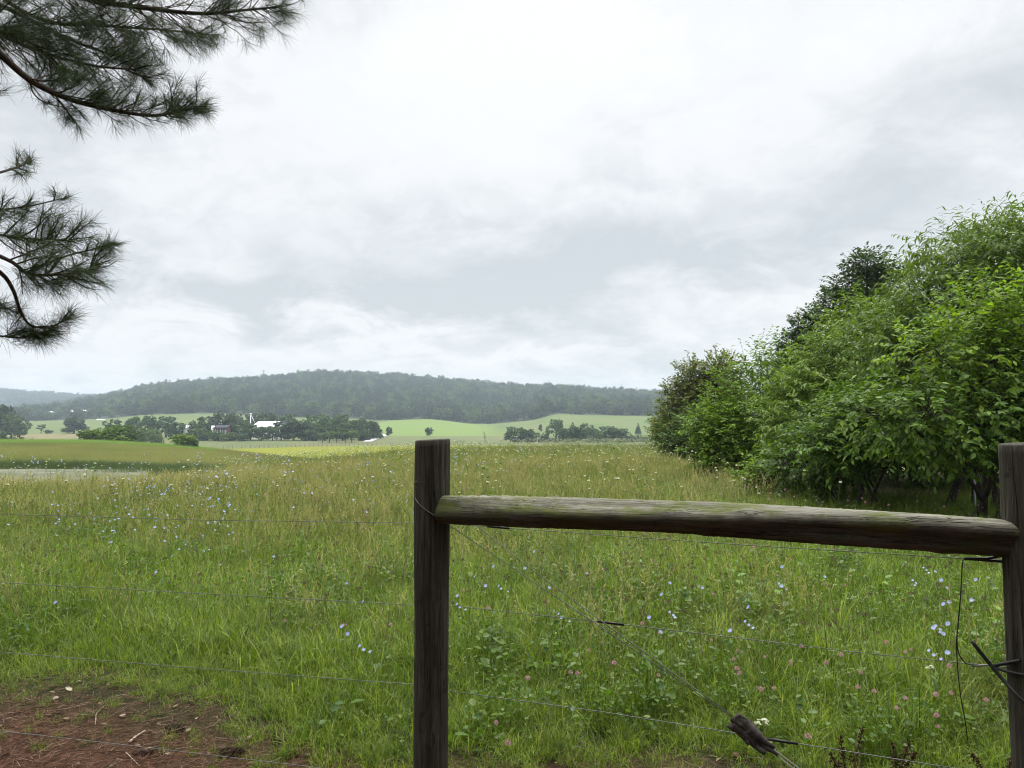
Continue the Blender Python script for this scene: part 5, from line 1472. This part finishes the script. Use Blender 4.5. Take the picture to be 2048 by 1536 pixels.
# ------------------------------------------------------------------ buildings of the farm
M_white = mat_plain('white_paint', (.78, .78, .76), .6, .3, 0, .04, 1)
M_roofw = mat_plain('white_metal_roof', (.82, .83, .84), .4, .4, 0, .03, .6)
M_darkroof = mat_plain('dark_shingles', (.045, .042, .05), .9, .2, 0, .3, 2)
M_brick = mat_plain('red_brown_wall', (.16, .07, .055), .9, .2, 0, .3, 3)
M_glass = mat_plain('window_glass', (.03, .035, .04), .15, .5, 0, .2, 1)
def house(name, px, d, yridge, yeave, wpx, depth, rot, wall, roof, label, cat, windows=3, door=True, chimney=False, hip=.15):
    """gabled building; ridge along its local x; eaves and ridge at the photo rows given"""
    X, Y = foot(px, d); z0 = zat(X, Y)[0]
    L = wpx / F * d; he = P(px, yeave, d)[2] - z0; hr = P(px, yridge, d)[2] - z0
    o = empty(name, (X, Y, z0)); o.rotation_euler = (0, 0, rot); tag(o, label, cat)
    D = depth / 2
    mb = MB()
    mb.add([[-L/2,-D,-1],[L/2,-D,-1],[L/2,D,-1],[-L/2,D,-1],[-L/2,-D,he],[L/2,-D,he],[L/2,D,he],[-L/2,D,he],[-L/2,0,hr-.12],[L/2,0,hr-.12]],
           T=[[4,8,7],[5,6,9]], Q=[[0,1,5,4],[1,2,6,5],[2,3,7,6],[3,0,4,7]])
    mb.build('wall', wall, o)
    rf = MB(); e = .45; sl = (hr - he) / D
    for s in (-1, 1):
        A = np.array([[-L/2-e, s*(D+e), he - sl*e], [L/2+e, s*(D+e), he - sl*e], [L/2+e, s*.001, hr], [-L/2-e, s*.001, hr]])
        Bq = A + [0, 0, .16]
        rf.add(np.concatenate([A, Bq]), Q=[[0,3,2,1],[4,5,6,7],[0,1,5,4],[1,2,6,5],[2,3,7,6],[3,0,4,7]])
    ro = rf.build('roof', roof, o)
    if chimney:
        c = MB(); c.box((-L/2 + .8, .2, hr + .3), (.9, .9, 2.2)); c.build('chimney', wall, ro)
    for k in range(windows):
        x = -L/2 + L * (k + .5) / windows
        if door and k == windows // 2:
            c = MB(); c.box((x, -D - .03, 1.05), (1.1, .09, 2.1)); c.build('door', M_glass if wall is M_white else M_white, o); continue
        c = MB(); w, h_ = .95, min(1.3, he * .4); zc = max(1.5, he * .6)
        for q, sz in (((x, -D-.04, zc+h_/2), (w+.2, .1, .1)), ((x, -D-.04, zc-h_/2), (w+.2, .1, .1)), ((x-w/2, -D-.04, zc), (.1, .1, h_-.1)), ((x+w/2, -D-.04, zc), (.1, .1, h_-.1))): c.box(q, sz)
        f = c.build('window', M_white, o); g = MB(); g.box((x, -D-.02, zc), (w-.1, .04, h_-.1)); g.build('pane', M_glass, f)
    return o
house('barn', 540, 320, 843.0, 853.5, 46, 12, -.18, M_white, M_roofw, 'long barn with a bright white metal roof among the farm trees', 'barn', 4)
hs = house('farmhouse', 447, 318, 851, 855.5, 24, 6, .0, M_brick, M_darkroof, 'dark roofed house with a white posted porch at the farm', 'house', 5, True)
L_ = 24 / F * 318; he_ = P(447, 855.5, 318)[2] - hs.location.z
pc = MB()
for k in range(6): pc.box((-L_/2 + L_ * k / 5, -4.6, he_ * .45), (.16, .16, he_ * .9))
pc.build('porch_posts', M_white, hs)
pc = MB(); pc.box((0, -4.0, he_ * .93), (L_ + .6, 2.2, .18)); pc.build('porch_roof', M_darkroof, hs)
c = MB(); c.box((-L_/2 - .9, -2.5, he_ * .6), (1.0, 1.3, he_ * 1.2)); c.build('chimney', M_white, hs)
house('shed', 374, 325, 851.2, 855, 17, 5, .1, M_white, M_roofw, 'small white roofed shed at the left end of the farm', 'shed', 2)
house('shed', 565, 318, 842.5, 846.5, 7, 3, 1.4, M_white, M_darkroof, 'tiny white gable showing right of the barn', 'shed', 1, False)
house('shed', 203, 636, 838.5, 840.5, 14, 7, .05, M_white, M_roofw, 'white roofed shed far off at the edge of the wood', 'shed', 2, False)
for px, y, w, lb in ((101, 824, 6, 'leftmost tiny white house in the far wood'), (147, 822.5, 8, 'tiny white house in the middle of the far wood'), (171, 821, 12, 'widest of the three white houses in the far wood')):
    house('distant_house', px, 800, y - 1.2, y + .9, w, 8, .1, M_white, M_roofw, lb, 'house', 2, False)
# white mast with its slanting stay at the farm
X, Y = foot(501, 322); z0 = zat(X, Y)[0]; zt = P(501, 829, 322)[2] - z0
o = empty('grain_leg', (X, Y, z0)); tag(o, 'slim white grain elevator leg with a slanting spout, left of the barn', 'grain elevator')
mb = MB(); mb.box((0, 0, zt / 2), (.32, .32, zt)); mb.build('leg_casing', M_white, o)
mb = MB(); mb.box((0, 0, zt + .3), (.8, .6, .6)); mb.build('head', M_white, o)
mb = MB(); mb.tube([(.2, 0, zt - .2), (2.2, 0, zt - 4.2)], .1, 8); mb.build('spout', M_white, o)
# radio mast on the ridge
X, Y = foot(525, 1295); z0 = zat(X, Y)[0]; zt = P(525, 741, 1295)[2] - z0
o = empty('radio_mast', (X, Y, z0)); tag(o, 'thin grey mast with two rings of antennas on the wooded ridge', 'mast')
Mg = mat_plain('mast_steel', (.30, .30, .31), .6, .4, .2, .1)
mb = MB(); mb.tube([(0, 0, -2), (0, 0, zt)], [.75, .45], 8); mb.build('pole', Mg, o)
for z in (zt - .6, zt - 6.0):
    mb = MB()
    mb.tube([(-1.9, 0, z), (1.9, 0, z)], .2, 6); mb.tube([(0, -1.9, z), (0, 1.9, z)], .2, 6)
    for k in range(12):
        a = k * PI / 6; mb.box((1.7*math.cos(a), 1.7*math.sin(a), z), (.45, .45, 1.9))
    mb.build('antenna_ring', Mg, o)
# field fence along the yellow hay field
ff = None
xs = np.concatenate([np.arange(448, 1002, 9.0)])
q0 = foot(700, 252); ff = empty('field_fence', (q0[0], q0[1], zat(*q0)[0])); tag(ff, 'far line of small fence posts along the top edge of the yellow field', 'fence')
pm = MB(); pm.tube([(0, 0, -.2), (0, 0, 1.1)], .05, 6); pmesh = pm.mesh('post', mat_plain('old_posts', (.10, .085, .07), .9, .1))
prev = None; w = MB(); inv = Matrix.Translation(-ff.location)
for x in xs:
    X, Y = foot(x, 251.5); z = zat(X, Y)[0]
    o = link(bpy.data.objects.new('post', pmesh), ff); o.location = Vector((X, Y, z)) - ff.location
    if prev is not None:
        for h in (.5, .8, 1.1): w.sticks([np.array(prev) + [0, 0, h]], [[X, Y, z + h]], .008, .008, 4)
    prev = (X, Y, z)
o = w.build('wires', M_wire, ff); o.matrix_parent_inverse = inv
X, Y = foot(618, 122); mb = MB(); mb.tube([(0, 0, -.3), (.03, 0, 1.0)], .05, 7)
o = mb.build('lone_post', mat_plain('grey_post', (.12, .10, .085), .9, .1)); o.location = (X, Y, zat(X, Y)[0]); tag(o, 'single short post between the hillock and the yellow field', 'post')
X, Y = foot(297, 124); o = link(bpy.data.objects.new('lone_post', o.data)); o.location = (X, Y, zat(X, Y)[0] - .1); o.scale = (1, 1, 1.3); tag(o, 'single thin post behind the hillock crest', 'post')

# ------------------------------------------------------------------ the wood on the hills
def forest():
    r = np.random.RandomState(17)
    N = 30000
    px = r.uniform(-420, 1760, N); Y = np.sqrt(r.uniform(655**2, 2150**2, N))
    X = (px - 1024) / XT * Y
    keep = np.ones(N, bool)
    # thin with distance so that crowns stay closed but not wasted; leave clearings for the small houses
    keep &= r.uniform(size=N) < np.clip(1250 / Y, .45, 1)
    for hx in (101, 147, 171):
        keep &= ~((np.abs(px - hx) < 7) & (Y < 803) & (Y > 700))
    X, Y, px = X[keep], Y[keep], px[keep]
    n = len(X); Z = zat(X, Y)
    low = (px < 215) & (Y < 800) & (px > 60)
    s = r.uniform(.75, 1.25, n) * np.where(low, .6, 1)
    w = r.uniform(10, 17, n) * np.where(low, .8, 1); h = r.uniform(10, 15, n) * s
    S = np.stack([w, w, h], -1)
    rot = np.stack([np.zeros(n), np.zeros(n), r.uniform(0, 2*PI, n)], -1)
    FMh = [farm('wood_leaves_a', (.024, .042, .014), (.036, .060, .019), (.052, .082, .026)), farm('wood_leaves_b', (.050, .084, .024), (.078, .125, .036), (.11, .16, .05)), farm('wood_leaves_c', (.018, .032, .013), (.027, .044, .017), (.038, .06, .022))]
    protos = []
    for k, kd in enumerate(('broad', 'broad', 'bush', 'broad', 'cone', 'bush')):
        c, t = far_crown(400 + k, kd, 420)
        protos.append(c.mesh('tree', FMh[k % 3]))
    pk = r.choice(6, n, p=[.28, .22, .2, .2, .04, .06])
    scatter('hill_forest', np.stack([X, Y, Z - 1.0], -1), rot, S, pk, protos, label='dark blue green wood covering the far hills')
forest()

# ------------------------------------------------------------------ air
def haze():
    m = bpy.data.materials.new('haze_air'); m.use_nodes = True; t = m.node_tree; t.nodes.clear()
    out = t.nodes.new('ShaderNodeOutputMaterial'); v = t.nodes.new('ShaderNodeVolumePrincipled')
    v.inputs['Color'].default_value = (.72, .84, .97, 1); v.inputs['Density'].default_value = HAZE
    v.inputs['Anisotropy'].default_value = .1
    t.links.new(v.outputs[0], out.inputs['Volume'])
    mb = MB(); mb.box((0, 1640, 55), (14500, 3480, 150))
    o = mb.build('haze', m); tag(o, kind='stuff'); o.display_type = 'WIRE'
HAZE = .00029
haze()

# ------------------------------------------------------------------ sky and sun
SUN_EL, SUN_AZ = math.radians(56), math.radians(12)     # azimuth from +Y towards +X
def world():
    w = bpy.data.worlds.new('World'); sc.world = w; w.use_nodes = True
    t = w.node_tree; t.nodes.clear()
    class WN(NT):
        def __init__(s): s.t = t
    W = WN()
    out = W.n('ShaderNodeOutputWorld'); bg = W.n('ShaderNodeBackground')
    sky = W.n('ShaderNodeTexSky'); sky.sky_type = 'NISHITA'; sky.sun_disc = False
    sky.sun_elevation = SUN_EL; sky.sun_rotation = SUN_AZ
    tc = W.n('ShaderNodeTexCoord').outputs['Generated']
    sx = W.n('ShaderNodeSeparateXYZ'); W.l(tc, sx.inputs[0])
    x, y, z = sx.outputs
    zc = W.math('MAXIMUM', z, 0.0)
    # flat cloud layer seen in perspective
    k = W.math('ADD', zc, .34)
    cx = W.n('ShaderNodeCombineXYZ'); W.l(W.math('DIVIDE', x, k), cx.inputs[0]); W.l(W.math('DIVIDE', y, k), cx.inputs[1])
    n1 = W.noise(W.mapping(cx.outputs[0], (1.0, 1.1, 1), (1.7, .35, 0)), 1.9, 8, .56, .45)
    n2 = W.noise(W.mapping(cx.outputs[0], (1, 1, 1), (5.2, 2.1, 0)), 4.2, 8, .6, .5)
    az = W.math('ARCTAN2', x, y); el = W.math('ARCSINE', zc)
    wob = W.math('MULTIPLY', W.math('SUBTRACT', n2, .5), .34)
    def cloud(a0, e0, wa, we):
        da = W.math('DIVIDE', W.math('ADD', W.math('SUBTRACT', az, math.radians(a0)), wob), math.radians(wa))
        de = W.math('DIVIDE', W.math('ADD', W.math('SUBTRACT', el, math.radians(e0)), W.math('MULTIPLY', wob, .5)), math.radians(we))
        r2 = W.math('ADD', W.math('MULTIPLY', da, da), W.math('MULTIPLY', de, de))
        return W.math('EXPONENT', W.math('MULTIPLY', r2, -1))
    dk = W.math('MULTIPLY', W.maprange(n1, .38, .66), .55)
    for a0, e0, wa, we, am in ((-10, 10, 17, 2.6, .45), (-20, 13, 12, 3.2, .32), (4, 12, 12, 3.0, .2), (20, 14.5, 13, 4, .5), (-4, 17, 9, 2.2, .35), (30, 21, 9, 4, .25), (6, 6, 10, 2, .25)):
        dk = W.math('ADD', dk, W.math('MULTIPLY', cloud(a0, e0, wa, we), am))
    for a0, e0, wa, we, am in ((4, 28, 14, 6, .8), (-12, 25, 10, 5, .35), (-2, 22, 6, 2.5, .35), (12, 23, 10, 3, .3), (-17, 6.5, 12, 2.2, .3), (-3, 5, 12, 1.5, .2), (27, 27, 7, 5, .45), (8, 17.5, 8, 1.6, .3)):
        dk = W.math('SUBTRACT', dk, W.math('MULTIPLY', cloud(a0, e0, wa, we), am))
    n3 = W.noise(W.mapping(cx.outputs[0], (1, 1, 1), (9.1, 4.4, 0)), 9.0, 7, .6, .8)
    dk = W.math('ADD', dk, W.math('MULTIPLY', W.math('SUBTRACT', W.maprange(n2, .36, .64), .5), .42))
    dk = W.math('ADD', dk, W.math('MULTIPLY', W.math('SUBTRACT', W.maprange(n3, .36, .64), .5), .17))
    col = W.ramp(W.math('ADD', W.math('MULTIPLY', dk, .72), .36, True), [(0, (1.0, 1.0, 1.0)), (.33, (.945, .95, .956)), (.60, (.82, .842, .85)), (1, (.65, .69, .705))])
    # an overcast dome: brighter towards the zenith
    up = W.maprange(el, math.radians(31), math.radians(60), 1.0, 6.4)
    lo = W.ramp(W.math('DIVIDE', el, 1.0, True), [(0, (.955, .945, .915)), (.09, (.965, .955, .93)), (.25, (.96, .965, .97)), (.5, (1.0, 1.0, 1.0))])
    c = W.mix(1.0, col, lo, 'MULTIPLY')
    vm = W.n('ShaderNodeVectorMath', operation='SCALE'); W.l(c, vm.inputs[0]); W.l(W.math('MULTIPLY', up, 1.03), vm.inputs['Scale'])
    ns = W.n('ShaderNodeVectorMath', operation='SCALE'); W.l(sky.outputs[0], ns.inputs[0]); ns.inputs['Scale'].default_value = .1
    fin = W.mix(.94, ns.outputs[0], vm.outputs[0])
    W.l(fin, bg.inputs[0]); bg.inputs[1].default_value = 1.0
    W.l(bg.outputs[0], out.inputs[0])
    w.cycles.sampling_method = 'MANUAL'; w.cycles.sample_map_resolution = 512
world()
sl = bpy.data.lights.new('sun', 'SUN'); sl.energy = 1.5; sl.angle = math.radians(12); sl.color = (1, .97, .92)
so = bpy.data.objects.new('sun', sl); COL.objects.link(so)
dvec = Vector((math.sin(SUN_AZ) * math.cos(SUN_EL), math.cos(SUN_AZ) * math.cos(SUN_EL), math.sin(SUN_EL)))
so.rotation_euler = dvec.to_track_quat('Z', 'Y').to_euler()
so.location = (0, 0, 60)

# ------------------------------------------------------------------ render settings
sc.view_settings.view_transform = 'Standard'; sc.view_settings.look = 'None'
sc.view_settings.gamma = 1; sc.view_settings.exposure = 0
cy = sc.cycles
cy.max_bounces = 8; cy.diffuse_bounces = 3; cy.glossy_bounces = 2; cy.transmission_bounces = 4; cy.volume_bounces = 0; cy.transparent_max_bounces = 8
cy.use_denoising = True; cy.denoiser = 'OPENIMAGEDENOISE'; cy.denoising_input_passes = 'RGB_ALBEDO_NORMAL'; cy.denoising_prefilter = 'ACCURATE'
cy.caustics_reflective = False; cy.caustics_refractive = False
cy.sample_clamp_indirect = 4
cy.pixel_filter_type = 'BLACKMAN_HARRIS'; cy.filter_width = 1.05
